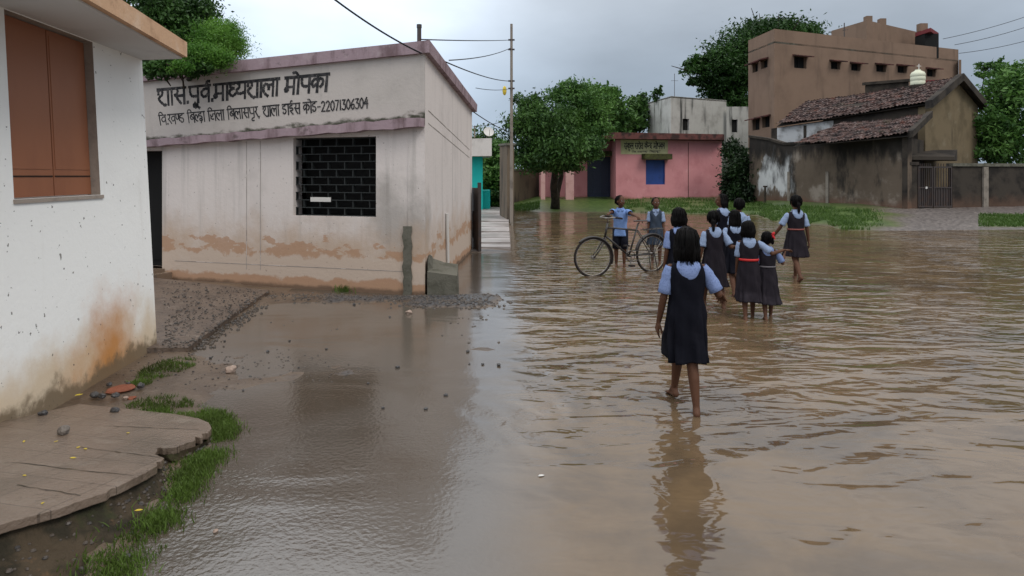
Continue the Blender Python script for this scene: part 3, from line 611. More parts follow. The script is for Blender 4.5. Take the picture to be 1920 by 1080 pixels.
# ---------------------------------------------------------------- grass
gmat = leafmat('grass blades', (.045, .06, .014), (.115, .19, .035), .3)
gfar = leafmat('short bank grass', (.035, .075, .012), (.08, .14, .03), .3)
def grass(name, pts, hmin, hmax, wid, m):
    vs = []; fs = []; tint = []
    for p in pts:
        a = random.uniform(0, 6.283); h = random.uniform(hmin, hmax); b_ = V(math.cos(a), math.sin(a), 0); ln = V(random.gauss(0, .4), random.gauss(0, .4), 0) * h; w_ = wid * random.uniform(.6, 1.3); k = len(vs)
        vs += [p - b_ * w_, p + b_ * w_, p + ln * .45 + V(0, 0, h * .62) + b_ * w_ * .7, p + ln * .45 + V(0, 0, h * .62) - b_ * w_ * .7, p + ln + V(0, 0, h)]
        fs += [(k, k + 1, k + 2, k + 3), (k + 3, k + 2, k + 4)]; tint += [min(1, max(0, .5 + .6 * mnoise.noise(p * 3) + random.uniform(-.3, .3)))] * 5
    me = bpy.data.meshes.new(name); me.from_pydata([tuple(v) for v in vs], [], fs); at = me.attributes.new('tint', 'FLOAT', 'POINT'); at.data.foreach_set('value', tint); me.materials.append(m)
    return struct(link(name, me), 'stuff')
pts = []
while len(pts) < 11000:
    i = random.randrange(15, n); j = rows * (1 - abs(random.gauss(0, .36)))
    if j < 2.0 or (j < 7.0 and i < 67 and random.random() < .85): continue
    if i > 108 and random.random() < .35: continue
    i_ = min(i, n - 1); jj = min(int(j), rows - 1); k = i_ * (rows + 1) + jj; p = Vector(vs[k]).lerp(Vector(vs[k + 1]), j - jj).lerp(Vector(vs[k + rows + 1]), random.random())
    if mnoise.noise(p * 5) < -.28: continue
    p.z = max(p.z, 0) - .005; pts.append(p + V(random.gauss(.03, .05), random.gauss(0, .03), 0))
def patch(px, py, rx, ry, cnt):
    c = G(px, py, .03)
    for _ in range(cnt):
        a = random.uniform(0, 6.283); r = math.sqrt(random.random()); p = c + V(rx * r * math.cos(a), ry * r * math.sin(a), 0)
        if mnoise.noise(p * 6) < -.2 and r > .5: continue
        pts.append(V(p.x, p.y, float(hground([p.x], [p.y])[0]) - .006))
patch(315, 692, .19, .34, 1900); patch(262, 722, .09, .08, 350); patch(300, 762, .22, .2, 1300); patch(330, 780, .32, .12, 1000)
grass('verge_grass', pts, .014, .046, .0032, gmat)
pts = []
for _ in range(16000):
    px = random.uniform(1165, 1660); sh_ = np.interp(px, SH_PX, SH_D); d = sh_ + random.random() ** 1.2 * (7 if px < 1420 else 5.5) + .1; x = (px - CX) / F * d
    if px > 1600 and random.random() < (px - 1600) / 60: continue
    if mnoise.noise(Vector((x * .9, d * .9, 4))) < -.18: continue
    pts.append((x, d))
for _ in range(1800):
    px = random.uniform(1835, 1930); d = random.uniform(20.9, 24); pts.append(((px - CX) / F * d, d))
for _ in range(1500):
    px = random.uniform(962, 1012); d = random.uniform(31.3, 35); pts.append(((px - CX) / F * d, d))
hz = hground([p[0] for p in pts], [p[1] for p in pts]); pts = [V(p[0], p[1], h - .01) for p, h in zip(pts, hz)]
grass('bank_grass', pts, .05, .16, .014, gfar)
pts = []
for (px, y) in [(random.uniform(510, 800), random.uniform(552, 562)) for _ in range(0)]: pass
c = G(648, 546)
for _ in range(160): pts.append(c + V(random.gauss(0, .07), random.gauss(0, .05), .0))
grass('wall_weed', pts, .05, .12, .006, gmat)

# ---------------------------------------------------------------- stones, debris
def stone(name, p, size, m, label, cat='stone', seed=0, squash=.7, group=None):
    bm = bmesh.new(); bmesh.ops.create_icosphere(bm, subdivisions=3, radius=1)
    for v in bm.verts:
        q = v.co.copy(); k = 1 + .35 * mnoise.noise(q * 1.1 + Vector((seed, seed * 2, 0))) + .12 * mnoise.noise(q * 3 + Vector((0, seed, 0)))
        v.co = Vector((q.x * k * size, q.y * k * size * .85, q.z * k * size * squash))
    me = bpy.data.meshes.new(name); bm.to_mesh(me); bm.free(); me.materials.append(m); o = link(name, me); o.location = p + V(0, 0, size * squash * .6); o.rotation_euler = (0, 0, seed); return tag(o, label, cat, group)
def gz(px, py):
    p = G(px, py); return V(p.x, p.y, max(0, float(hground([p.x], [p.y])[0])))
stone('stone', gz(433, 697), .047, M['stone_pale'], 'pale pinkish stone standing alone on the muddy lane', seed=1)
stone('stone', onp(119, 814), .036, M['stone_grey'], 'grey cube-like stone sitting on the wet pavement slab', seed=2, squash=.9)
stone('stone', onp(215, 772), .03, M['stone_dark'], 'black stone at the back edge of the pavement slab', seed=3)
stone('stone', onp(80, 778), .028, M['stone_dark'], 'black stone at the foot of the white wall beside the slab', seed=4)
G1 = 'black lumps between the wall and the grass'
for i, (x, y, s_) in enumerate(((178, 757, .034), (191, 760, .028), (216, 759, .028), (263, 741, .032), (205, 737, .024), (165, 716, .03), (182, 705, .024), (240, 735, .02))):
    stone('stone', gz(x, y) + V(0, 0, .02), s_, M['stone_dark'], 'small black lump in the litter between white wall and verge grass', seed=5 + i, group=G1)
for i, (x, y, s_, lb) in enumerate(((228, 742, .1, 'large flat piece of red brick in the litter by the wall'), (247, 757, .035, 'small red brick piece beside the verge grass'))):
    stone('brick_piece', gz(x, y) + V(0, 0, .0), s_, M['brick'], lb, 'brick', seed=20 + i, squash=.22)
stone('stone', gz(236, 759), .02, M['stone_pale'], 'tiny pale stone next to the red brick pieces', seed=31)
stone('stone', gz(404, 998), .014, M['stone_pale'], 'pale pebble alone in the near lane water', seed=33)
stone('stone', gz(240, 1046), .016, M['stone_dark'], 'dark pebble at the toe of the grassy bank', seed=34)
stone('stone', gz(767, 588), .04, M['stone_pale'], 'whitish stone at the water edge below the school corner', seed=35)
G2 = 'dark pebbles scattered over the lane'
for i, (x, y) in enumerate(((456, 733), (798, 768), (877, 660), (718, 766), (836, 742), (880, 683), (731, 595), (664, 572), (543, 640), (502, 660), (560, 690), (905, 684), (935, 686), (612, 655), (350, 690), (372, 655), (395, 672), (745, 690), (690, 720))):
    stone('pebble', gz(x, y), .010 + .012 * ((i * 7) % 5) / 5, M['stone_dark'], 'dark pebble lying in the shallow water of the lane', 'pebble', 40 + i, group=G2)
gv = MB()
def pebbles(px, py, rx, ry, cnt, smin=.006, smax=.02):
    c = G(px, py)
    for _ in range(cnt):
        x = c.x + random.gauss(0, rx); y = c.y + random.gauss(0, ry); q = fs_.A; 
        if (V(x, y, 0) - fs_.A).dot(fs_.n) < .02 and x < SR.x: continue
        z = float(hground([x], [y])[0]); s_ = random.uniform(smin, smax)
        if z < -s_: continue
        gv.ell(V(x, y, max(z, -.002) + s_ * .2), (s_, s_ * random.uniform(.6, 1), s_ * .6), Matrix.Rotation(random.uniform(0, 6), 3, 'Z'), 6, 4)
pebbles(690, 560, 1.0, .18, 700); pebbles(850, 572, .35, .16, 300, .008, .026); pebbles(640, 700, .5, .35, 150, .004, .012); pebbles(420, 685, .45, .35, 200, .004, .013); pebbles(585, 665, .4, .2, 100, .004, .012); pebbles(620, 660, 1.3, .8, 500, .003, .008); pebbles(890, 600, .3, .5, 120); pebbles(540, 620, .8, .6, 200, .005, .012)
AP = [G(300, 652, .09), G(352, 650, .05), G(505, 546, .06), G(300, 524, .14)]
for _ in range(900):
    u, v = random.random(), random.random(); v = v if random.random() < .6 else v ** 3; p = AP[0].lerp(AP[3], u).lerp(AP[1].lerp(AP[2], u), 1 - v * .95); s_ = random.uniform(.004, .014) * (1.8 if random.random() < .06 else 1)
    gv.ell(p + V(random.gauss(0, .02), random.gauss(0, .03), .002), (s_, s_ * random.uniform(.6, 1), s_ * .6), Matrix.Rotation(random.uniform(0, 6), 3, 'Z'), 6, 4)
for _ in range(260):
    q = AP[1].lerp(AP[2], random.random()); x, y = q.x + abs(random.gauss(0, .09)), q.y + random.gauss(0, .05); s_ = random.uniform(.006, .022); gv.ell(V(x, y, .004), (s_, s_ * .8, s_ * .7), Matrix.Rotation(random.uniform(0, 6), 3, 'Z'), 6, 4)
for _ in range(420):
    i = random.randrange(0, n - 1); j = random.randrange(1, rows); k = i * (rows + 1) + j; p = Vector(BANK[0][k]).lerp(Vector(BANK[0][k + 1]), random.random()); s_ = random.uniform(.004, .016) * (1.5 if random.random() < .1 else 1)
    gv.ell(p, (s_, s_ * random.uniform(.6, 1), s_ * .7), Matrix.Rotation(random.uniform(0, 6), 3, 'Z'), 6, 4)
struct(gv.build('loose_gravel', mat('muddy gravel', (.075, .058, .045), .5, [dict(c=(.03, .028, .028), scale=14, lo=.45, hi=.6, amt=.8), dict(c=(.16, .135, .115), scale=20, lo=.58, hi=.7, amt=.8)])), 'stuff')
def leaf(p, s_, rz, label, group=None, m=None):
    mb = MB(); u = [(-1, 0), (-.4, .42), (.3, .4), (1, 0), (.3, -.4), (-.4, -.42)]
    vs = [V(a * s_, b_ * s_, .12 * s_ * abs(b_)) for a, b_ in u]; mb.hexa(vs, [v + V(0, 0, .0015) for v in vs]); o = mb.build('fallen_leaf', m or M['yellow']); o.location = p + V(0, 0, .004); o.rotation_euler = (.05, .08, rz); return tag(o, label, 'leaf', group)
G3 = 'yellow leaves on the slab'
for i, (x, y) in enumerate(((46, 893), (147, 840), (160, 843), (105, 829), (45, 829), (137, 860), (80, 945), (240, 813))): leaf(onp(x, y), .010 + .003 * (i % 3), i * 1.3, 'small yellow fallen leaf lying flat on the wet pavement slab', G3)
leaf(gz(148, 758) + V(0, 0, .03), .03, 1.1, 'larger yellow leaf at the back edge of the slab by the wall')
leaf(gz(260, 982) + V(0, 0, .05), .018, .5, 'yellow leaf caught in the bank grass near the bottom edge')
leaf(G(1015, 893), .02, .4, 'white scrap floating alone on the near flood water', None, M['pipe'])
# ---------------------------------------------------------------- trees
def crown_mesh(name, blobs, nleaf, size, m, parent, droop=0.0, shell=.55, narrow=.45, seed=1, spr=.20):
    """leaf-sized blades spread through clusters of twigs inside each blob's volume"""
    g = np.random.default_rng(seed); tot = sum(b[1] * b[2] * b[3] for b in blobs) if False else sum((b[1] ** 2) for b in blobs)
    Cs, Rs = [], []
    for b in blobs:
        cx = np.array(b[0]); rad = np.array(b[1:4]) if len(b) > 3 else np.array([b[1]] * 3); k = max(10, int(nleaf * (b[1] ** 2) / tot / 26))
        d = g.normal(size=(k, 3)); d /= np.linalg.norm(d, axis=1)[:, None]; r = (shell + (1 - shell) * g.random(k)) ** .8 * np.where(g.random(k) < .3, g.random(k), 1) * g.uniform(.82, 1.14, k)
        tw = cx + d * r[:, None] * rad; cnt = 26
        spread = spr * rad.mean() * g.uniform(.6, 1.5, k)
        p = np.repeat(tw, cnt, 0) + g.normal(size=(k * cnt, 3)) * np.repeat(spread, cnt)[:, None] * np.array([1, 1, .7])
        Cs.append(p)
    C = np.concatenate(Cs); n = len(C); s = size * g.uniform(.6, 1.35, n)
    nrm = g.normal(size=(n, 3)) + np.array([0, 0, .8]); nrm /= np.linalg.norm(nrm, axis=1)[:, None]
    ax = np.cross(nrm, g.normal(size=(n, 3))); ax[:, 2] -= droop; ax /= np.linalg.norm(ax, axis=1)[:, None]; bx = np.cross(nrm, ax); bx /= np.linalg.norm(bx, axis=1)[:, None]
    a = ax * s[:, None]; b_ = bx * (s * narrow)[:, None]
    Vv = np.stack([C - a, C + b_ - a * .1, C + a, C - b_ - a * .1], 1).reshape(-1, 3)
    me = bpy.data.meshes.new(name); me.vertices.add(n * 4); me.vertices.foreach_set('co', Vv.ravel().astype(np.float32)); me.loops.add(n * 4); me.loops.foreach_set('vertex_index', np.arange(n * 4, dtype=np.int32))
    me.polygons.add(n); me.polygons.foreach_set('loop_start', np.arange(n, dtype=np.int32) * 4); me.polygons.foreach_set('loop_total', np.full(n, 4, np.int32))
    tint = np.array([mnoise.noise(Vector(c) * (.9 / max(.4, blobs[0][1] * .6))) for c in C]); tint = np.clip(.45 + .8 * tint + g.normal(size=n) * .16, 0, 1)
    at = me.attributes.new('tint', 'FLOAT', 'POINT'); at.data.foreach_set('value', np.repeat(tint, 4).astype(np.float32)); me.update(); me.materials.append(m)
    return link(name, me, parent)
def tree(name, label, cat, base, blobs, nleaf, size, m, trunk_r, trunk_top, seed, group=None, **k):
    root = thing(name, label, cat, base, 0, group); rr = random.Random(seed); mb = MB(); base = Vector(base); top = Vector(trunk_top)
    pts = [base + V(0, 0, -.2)] + [base.lerp(top, t_) + V(rr.gauss(0, .06), rr.gauss(0, .06), 0) for t_ in (.25, .5, .75)] + [top]
    mb.tube(pts, [trunk_r * 1.35, trunk_r * 1.05, trunk_r * .9, trunk_r * .8, trunk_r * .65], 10)
    for b in blobs:
        c = Vector(b[0]); a = base.lerp(top, rr.uniform(.7, 1)); mid_ = a.lerp(c, .5) + V(rr.gauss(0, .15), rr.gauss(0, .15), rr.uniform(0, .3))
        mb.tube([a, mid_, c], [trunk_r * .5, trunk_r * .33, trunk_r * .12], 6)
        for _ in range(3):
            q = c + V(rr.gauss(0, 1), rr.gauss(0, 1), rr.gauss(0, .7)) * b[1] * .5; mb.tube([mid_.lerp(c, .6), q], [trunk_r * .2, trunk_r * .05], 5)
    mb.build('trunk', M['bark'], root, smooth=True); crown_mesh('crown', blobs, nleaf, size, m, root, seed=seed, **k); return root
def B(px, py, d, rpx, ry=None, rdepth=None):   # blob centred on a photo point at distance d, radii from photo pixels
    p = P(px, py, d); r = rpx / F * d; return (tuple(p), r, (rdepth or rpx) / F * d, (ry or rpx) / F * d)
LM = {
 'dark': leafmat('dark green leaves', (.011, .033, .007), (.044, .105, .020), .22), 'neem': leafmat('bright fresh leaves', (.04, .12, .015), (.13, .27, .04), .35),
 'mid': leafmat('mango leaves', (.015, .043, .010), (.072, .150, .032), .25), 'light': leafmat('light bushy leaves', (.030, .082, .017), (.105, .21, .045), .3),
 'deep': leafmat('very dark green leaves', (.006, .014, .005), (.022, .048, .014), .15)}  # deep: one very dark green for the shrub's leaves
# left: two crowns over the school roof
tree('dark_tree', 'dark leafy tree hanging over the left end of the school roof', 'tree', V(-6.2, 11.6, 0), [B(315, 60, 11, 60, 60, 60), B(285, 30, 10.6, 60, 60, 50), B(360, 22, 11.4, 50, 38, 45), B(335, 118, 9.7, 40, 24, 14), B(300, 132, 9.6, 30, 18, 10), B(370, 128, 9.55, 30, 14, 10), B(300, 95, 10.3, 40, 40, 25), B(265, 90, 10.8, 40, 50, 30), B(350, 75, 10.8, 40, 40, 30)], 34000, .036, LM['dark'], .16, P(320, 90, 11.3), 3, droop=.5)
tree('feathery_tree', 'bright green feathery tree above the school roof', 'tree', P(405, 330, 13.2) + V(0, 0, -1.7), [B(420, 84, 10.6, 36, 40, 30), B(388, 108, 9.7, 32, 24, 18), B(432, 58, 10.8, 22, 18, 20), B(392, 75, 10.4, 28, 30, 25), B(438, 88, 10.6, 22, 26, 20), B(362, 104, 9.6, 24, 22, 14), B(415, 112, 9.65, 24, 14, 12), B(405, 50, 10.9, 16, 14, 16), B(340, 125, 9.3, 20, 12, 10)], 26000, .026, LM['neem'], .06, P(408, 110, 11.6), 5, narrow=.25, droop=.3, spr=.36, shell=.3)
# far lane: teal house, dish, gate post, trees, old wall
th = thing('turquoise_house', 'small turquoise house with off white balcony at the end of the lane', 'house', V(-1.7, 30, 0))
ft = Face(P(860, 0, 29.5), P(905, 0, 29.5)); mb = MB(); a = [P(855, 0, 29.5), P(905, 0, 29.5), P(904, 0, 35), P(855, 0, 35)]
mb.hexa([V(p.x, p.y, -.1) for p in a], [V(p.x, p.y, EYE + (330 - 290) / F * 29.5) for p in a]); mb.build('wall', M['teal'], th)
a = [P(855, 0, 29.2), P(922, 0, 28.6), P(918, 0, 31.5), P(855, 0, 34)]; mb = MB(); zb, z2 = EYE + 37 / F * 29, EYE + 70 / F * 29
mb.hexa([V(p.x, p.y, zb + .003) for p in a], [V(p.x, p.y, z2) for p in a]); mb.build('balcony', M['offwhite'], th)
a = [P(904, 0, 30.2), P(919, 0, 30.2), P(918, 0, 33), P(904, 0, 33)]; mb = MB(); mb.hexa([V(p.x + .003, p.y, -.1) for p in a], [V(p.x + .003, p.y, EYE - 28 / F * 30) for p in a]); mb.build('low_annexe', M['teal'], th)
mb = MB(); p = P(890, 258, 29.4); mb.tube([p, p + V(0, 0, .55)], .035, 6); mb.build('roof_post', M['post'], th)
dish = thing('satellite_dish', 'round pale satellite dish on the off white balcony', 'dish', P(912, 259, 29))
c = P(916, 248, 29); mb = MB(); ax = V(.25, -.85, .45).normalized(); rot = ax.to_track_quat('Z', 'Y').to_matrix(); vs = []; fs = []
for j in range(6):
    r = .24 * j / 5 + .002
    for i in range(20): q = 2 * math.pi * i / 20; vs.append(c + rot @ V(r * math.cos(q), r * math.sin(q), .9 * r * r))
for j in range(5):
    for i in range(20): i2 = (i + 1) % 20; fs.append((j * 20 + i, j * 20 + i2, j * 20 + 20 + i2, j * 20 + 20 + i))
mb.add(vs, fs); o = mb.build('reflector', M['pipe'], dish); sdm = o.modifiers.new('thick', 'SOLIDIFY'); sdm.thickness = .015
mb = MB(); mb.tube([P(912, 260, 29), c - ax * .03], .02, 6); mb.tube([c - rot @ V(0, .22, -.05), c + ax * .22], .01, 6); mb.build('mount', M['metal'], dish)
gt = thing('metal_gate', 'dark rusted metal gate at the back corner of the school', 'gate', G(890, 478))
fg = Face(P(884, 0, 14.66), P(898, 0, 14.3)); mb = MB(); zt_ = EYE + (330 - 352) / F * 14.5; fg.bar(mb, .0, fg.L, .0, zt_, -.02, .01); fg.bar(mb, .01, fg.L - .01, .3, .9, .01, .022); mb.build('gate_leaf', M['metal'], gt)
mb = MB(); fg.bar(mb, fg.L, fg.L + .05, -.1, zt_ + .12, -.035, .035); mb.build('gate_post', M['metal'], gt)
tree('lane_tree', 'leafy tree behind the turquoise house', 'tree', V(-.9, 38, 0), [B(928, 300, 37, 24, 34, 24), B(918, 345, 36, 20, 30, 20), B(935, 340, 36, 20, 35, 20), B(945, 290, 38, 20, 30, 20)], 7000, .14, LM['light'], .12, P(928, 320, 37), 8)
tree('lane_shrub', 'low shrub at the far end of the paved lane', 'shrub', V(-.75, 33.5, .05), [B(926, 372, 33, 12, 16, 10), B(938, 378, 33.5, 12, 14, 10)], 2500, .09, LM['mid'], .05, P(930, 372, 33), 9)
ow = thing('old_wall', 'tall narrow stretch of stained brown wall on the right of the lane', 'wall', V(-.35, 24, 0))
fo = Face(P(937, 0, 25.5), P(951, 0, 23)); mb = MB(); zz = EYE + (330 - 275) / F * 24; c = [(0, -.1), (fo.L, -.1), (fo.L, zz), (0, zz + .1)]; mb.hexa([fo.pt(u, z, -.25) for u, z in c], [fo.pt(u, z, 0) for u, z in c]); M['oldwall'] = mat('old brown wall', (.13, .10, .07), .9, [dict(c=(.05, .042, .034), scale=2, stretch=(1, 1, .3), lo=.45, hi=.66, amt=.9)], bump=.5); mb.build('wall_body', M['oldwall'], ow)
mb = MB(); c = [(-.05, zz + .103), (fo.L + .05, zz + .003), (fo.L + .05, zz + .08), (-.05, zz + .18)]; mb.hexa([fo.pt(u, z, -.3) for u, z in c], [fo.pt(u, z, .05) for u, z in c]); mb.build('coping', M['cement'], ow)
# utility pole and overhead wires
pole = thing('utility_pole', 'slim concrete utility pole beside the old brown wall carrying the wires', 'pole', P(959, 330, 22) + V(0, 0, -1.7))
pb = P(959, 330, 22); mb = MB(); mb.tube([V(pb.x, pb.y, -.2), V(pb.x, pb.y, EYE + 285 / F * 22)], [.062, .045], 10); mb.build('post', M['post'], pole)
mb = MB(); 
for py in (75, 93, 152, 166):
    mb = MB(); mb.box(P(959, py, 22) + V(0, -.02, 0), (.22, .05, .05)); mb.build('crossarm', M['metal'], pole)
mb = MB(); p = P(946, 170, 21.8); mb.ell(p, (.07, .07, .16)); mb.build('lamp', M['yellow'], pole); 
def wire(a, b_, sag, r, label):
    n = 16; pts = [a.lerp(b_, i / n) + V(0, 0, -sag * 4 * (i / n) * (1 - i / n)) for i in range(n + 1)]; mb = MB(); mb.tube(pts, r, 5); return tag(mb.build('overhead_wire', M['wire']), label, 'wire')
rp = fs_.pt(fs_.L - .02, zr + .17)
pt_ = P(790, 100, 8.95)
wire(P(600, -22, 7.2), pt_, .05, .012, 'thick service wire coming down from the upper left to the school corner')
wire(P(790, 74, 9.3), P(957, 75, 22), .02, .010, 'nearly level wire running right from the school roof pipe')
wire(P(842, 113, 11.6), P(957, 90, 22), .08, .011, 'wire rising to the right from the school side eave')
wire(P(800, 100, 9.2), P(957, 152, 22), .10, .012, 'wire sloping down to the right past the school corner')
wire(P(888, 210, 14.6), P(957, 248, 22), .05, .012, 'low wire falling from the far end of the school roof')
wire(P(892, 165, 14.6), P(957, 166, 22), .05, .008, 'thin upper wire from the far end of the school')
wire(P(886, 238, 14.6), P(957, 222, 22), .05, .008, 'thin lower wire rising from the school back corner')
# ---------------------------------------------------------------- right: pink building
M['pink'] = mat('pink limewash', (.52, .225, .235), .85, [dict(c=(.42, .165, .175), scale=1.0, lo=.45, hi=.72, amt=.8), dict(c=(.58, .30, .30), scale=2.2, lo=.55, hi=.75, amt=.6), dict(c=(.26, .13, .09), scale=2.5, z=(.3, .9), nk=.6, lo=.8, hi=1.2, amt=.9), dict(c=(.12, .06, .06), scale=3, stretch=(2, 2, .3), lo=.62, hi=.8, amt=.5)], bump=.25)
M['maroon'] = mat('mouldy maroon slab', (.115, .045, .04), .9, [dict(c=(.03, .02, .018), scale=2.5, lo=.42, hi=.62, amt=.9), dict(c=(.19, .10, .09), scale=4, lo=.6, hi=.75, amt=.6)], bump=.3)
M['blue'] = mat('blue painted metal', (.012, .045, .20), .5, [dict(c=(.008, .025, .10), scale=2, lo=.45, hi=.7, amt=.6)])
M['navy'] = mat('dark blue shutter door', (.006, .014, .04), .5)
M['signboard'] = mat('yellowed sign board', (.44, .42, .24), .8, [dict(c=(.28, .27, .14), scale=1.5, lo=.45, hi=.75, amt=.7), dict(c=(.18, .2, .1), scale=4, lo=.62, hi=.75, amt=.6)])
M['moss'] = mat('mossy ledge', (.05, .05, .02), .95, [dict(c=(.10, .11, .03), scale=4, lo=.5, hi=.7, amt=.8), dict(c=(.02, .02, .015), scale=6, lo=.5, hi=.7, amt=.8)])
PL, PR = P(1155, 0, 35.7), P(1353, 0, 37.2)
pk = thing('pink_building', 'single storey pink building with blue window and yellowed sign board', 'building', V(9, 38, .3))
fp = Face(PL, PR); ztop = fp.sz(1155, 262)[1]; zt2 = fp.sz(1353, 264)[1]
wb = fp.rect(1211, 300, 1247, 346); mb = MB(); fp.wall(mb, 0, fp.L, -.1, ztop, zt2, [wb], .15)
bk = V(.4, 7, 0); mb.quad(*[fp.pt(fp.L, z) + o for z, o in ((-.1, V(0, 0, 0)), (-.1, bk), (zt2, bk), (zt2, V(0, 0, 0)))])
rc = V(0, 3.0, 0); mb.quad(*[fp.pt(0, z) + o for z, o in ((-.1, V(0, 0, 0)), (-.1, rc), (ztop, rc), (ztop, V(0, 0, 0)))]); mb.build('wall', M['pink'], pk)
mb = MB(); fp.bar(mb, fp.sz(1290, 300)[0], fp.sz(1290, 300)[0] + .04, .3, ztop - .1, .001, .006); mb.build('wall_joint', M['maroon'], pk)
wn_ = MB(); fp.bar(wn_, wb[0], wb[1], wb[2], wb[3], -.14, -.09); wn_ = wn_.build('window', M['blue'], pk)
mb = MB()
for a, b_, c_, d_ in ((wb[0], wb[1], wb[2], wb[2] + .06), (wb[0], wb[1], wb[3] - .06, wb[3]), (wb[0], wb[0] + .06, wb[2] + .061, wb[3] - .061), (wb[1] - .06, wb[1], wb[2] + .061, wb[3] - .061)): fp.bar(mb, a, b_, c_, d_, -.089, -.05)
mb.build('frame', M['blue'], wn_)
mb = MB(); c = fp.rect(1203, 289, 1253, 299); fp.bar(mb, c[0], c[1], c[2], c[3], .002, .5); mb.build('sunshade', M['moss'], pk)
mb = MB(); c = fp.rect(1164, 263, 1252, 289); fp.bar(mb, c[0], c[1], c[2], c[3], .003, .02); sb_ = mb.build('sign_board', M['signboard'], pk)
mb = MB(); lettering(mb, fp, 'sa anu ka u la sp sa ra o ta sp ka e na dra sp ma o pa ka aa'.split(), (1170, 269), (1246, 268), (1170, 280), (1246, 279), .045, .021)
lettering(mb, fp, 'i va dot kha nn dda sp i ba lh ha aa'.split(), (1184, 283.5), (1238, 282.5), (1184, 287), (1238, 286.5), .02, .021); mb.build('lettering', M['ink'], sb_)
# roof slab over main room and porch
fl = Face(P(1015, 0, 36.6), P(1156, 0, 36.6)); za = EYE + 84 / F * 35.5
a = [P(1128, 0, 34.7), P(1358, 0, 36.5), P(1358, 0, 44), P(1128, 0, 44)]; mb = MB(); n = 1
mb.hexa([V(p.x, p.y, ztop + .004 + (.04 if i in (1, 2) else 0)) for i, p in enumerate(a)], [V(p.x, p.y, ztop + .36 + (.0 if i in (1, 2) else 0)) for i, p in enumerate(a)]); mb.build('roof', M['maroon'], pk)
# porch at the left: recessed wall, columns, roller door
fr_ = Face(P(1012, 0, 37.4), P(1156, 0, 37.6)); zpt = EYE + (330 - 262) / F * 37.4
dr = fr_.rect(1101, 294, 1154, 377); mb = MB(); fr_.wall(mb, 0, fr_.L, -.1, zpt, zpt, [(dr[0], dr[1], .28, dr[3])], .2)
mb.quad(fr_.pt(0, -.1), fr_.pt(0, -.1) + V(0, 5, 0), fr_.pt(0, zpt) + V(0, 5, 0), fr_.pt(0, zpt)); mb.build('porch_wall', M['pink'], pk)
mb = MB(); fr_.bar(mb, dr[0], dr[1], .25, dr[3], -.2, -.17)
nr = 14
for i in range(nr): z = .3 + (dr[3] - .3) * i / nr; fr_.bar(mb, dr[0] + .02, dr[1] - .02, z, z + (dr[3] - .3) / nr * .8, -.17, -.13)
for k in (1, 2, 3): u = dr[0] + (dr[1] - dr[0]) * k / 4; fr_.bar(mb, u - .02, u + .02, .3, dr[3], -.13, -.11)
mb.build('roller_door', M['navy'], pk)
mb = MB(); c = fr_.rect(1094, 284, 1156, 293); fr_.bar(mb, c[0], c[1], c[2], c[3], .002, .5); mb.build('door_canopy', M['moss'], pk)
M['pinkpale'] = mat('pale pink column', (.55, .32, .30), .85, [dict(c=(.4, .2, .18), scale=2, lo=.5, hi=.7, amt=.7), dict(c=(.2, .12, .08), scale=2.5, z=(.1, .7), nk=.6, lo=.8, hi=1.2, amt=.9)])
for px, wd in ((1018, 8), (1068, 15)):
    p = P(px, 330, 36.2); mb = MB(); w_ = wd / F * 36; mb.box(V(p.x, p.y, (zpt - .3) / 2), (w_, w_, zpt + .3)); mb.box(V(p.x, p.y, zpt - .2), (w_ + .12, w_ + .12, .14)); mb.build('column', M['pinkpale'], pk)
a = [P(1006, 0, 35.6), P(1140, 0, 35.6), P(1140, 0, 43), P(1006, 0, 43)]; mb = MB(); mb.hexa([V(p.x, p.y, zpt + .004) for p in a], [V(p.x, p.y, zpt + .25) for p in a]); mb.build('porch_roof', M['maroon'], pk)
a = G(1062, 398, .1); mb = MB(); mb.box(V(a.x + .9, 35.2, .06), (3.4, 1.6, .3)); mb.box(V(a.x + .2, 33.8, .0), (.7, 1.0, .24)); mb.build('porch_step', M['cement'], pk)
# dark boundary wall at left behind the tree
bw = thing('boundary_wall', 'dark stained boundary wall behind the spreading tree beside the porch', 'wall', V(1.5, 38, .3)); fb = Face(P(962, 0, 37), P(1013, 0, 38.5)); zb = EYE + 10 / F * 37.5; mb = MB(); fb.bar(mb, 0, fb.L, -.1, zb, -.25, 0); mb.build('wall_body', M['oldwall'], bw)
mb = MB(); fb.bar(mb, -.05, fb.L + .02, zb + .003, zb + .12, -.3, .05); mb.build('coping', M['cement'], bw)
# trees on the right half
tree('spreading_tree', 'spreading dark green tree with short trunk standing in the flood by the porch', 'tree', G(1040, 398, -.1), [B(1025, 235, 29, 55, 50, 55), B(985, 245, 29, 40, 50, 40), B(1040, 285, 28.5, 62, 30, 50), B(992, 295, 28.8, 32, 26, 32), B(1095, 275, 28.6, 34, 26, 34), B(1000, 200, 29.4, 26, 22, 26), B(975, 190, 29.6, 14, 16, 16), B(1052, 308, 28.6, 34, 13, 25), B(1118, 290, 28.7, 14, 14, 14), B(1015, 310, 28.5, 22, 12, 20)], 26000, .085, LM['mid'], .2, P(1040, 300, 29), 21, droop=.4)
tree('spreading_tree', 'added upper crown of the spreading tree, its highlights put into lighter leaves', 'tree', V(2.17, 31.6, .1), [B(1080, 195, 30.5, 40, 40, 40), B(1075, 165, 30.8, 30, 17, 30), B(1110, 215, 30.5, 36, 36, 32), B(1045, 178, 30.8, 24, 16, 30), B(1125, 245, 30.2, 22, 26, 20), B(1140, 190, 31, 18, 14, 18), B(1095, 250, 30, 34, 30, 30), B(1060, 230, 30.4, 30, 30, 30)], 15000, .08, LM['light'], .13, P(1060, 270, 31), 29, droop=.4)  # added crown: the spreading tree's highlights painted as lighter leaves, trunk hidden
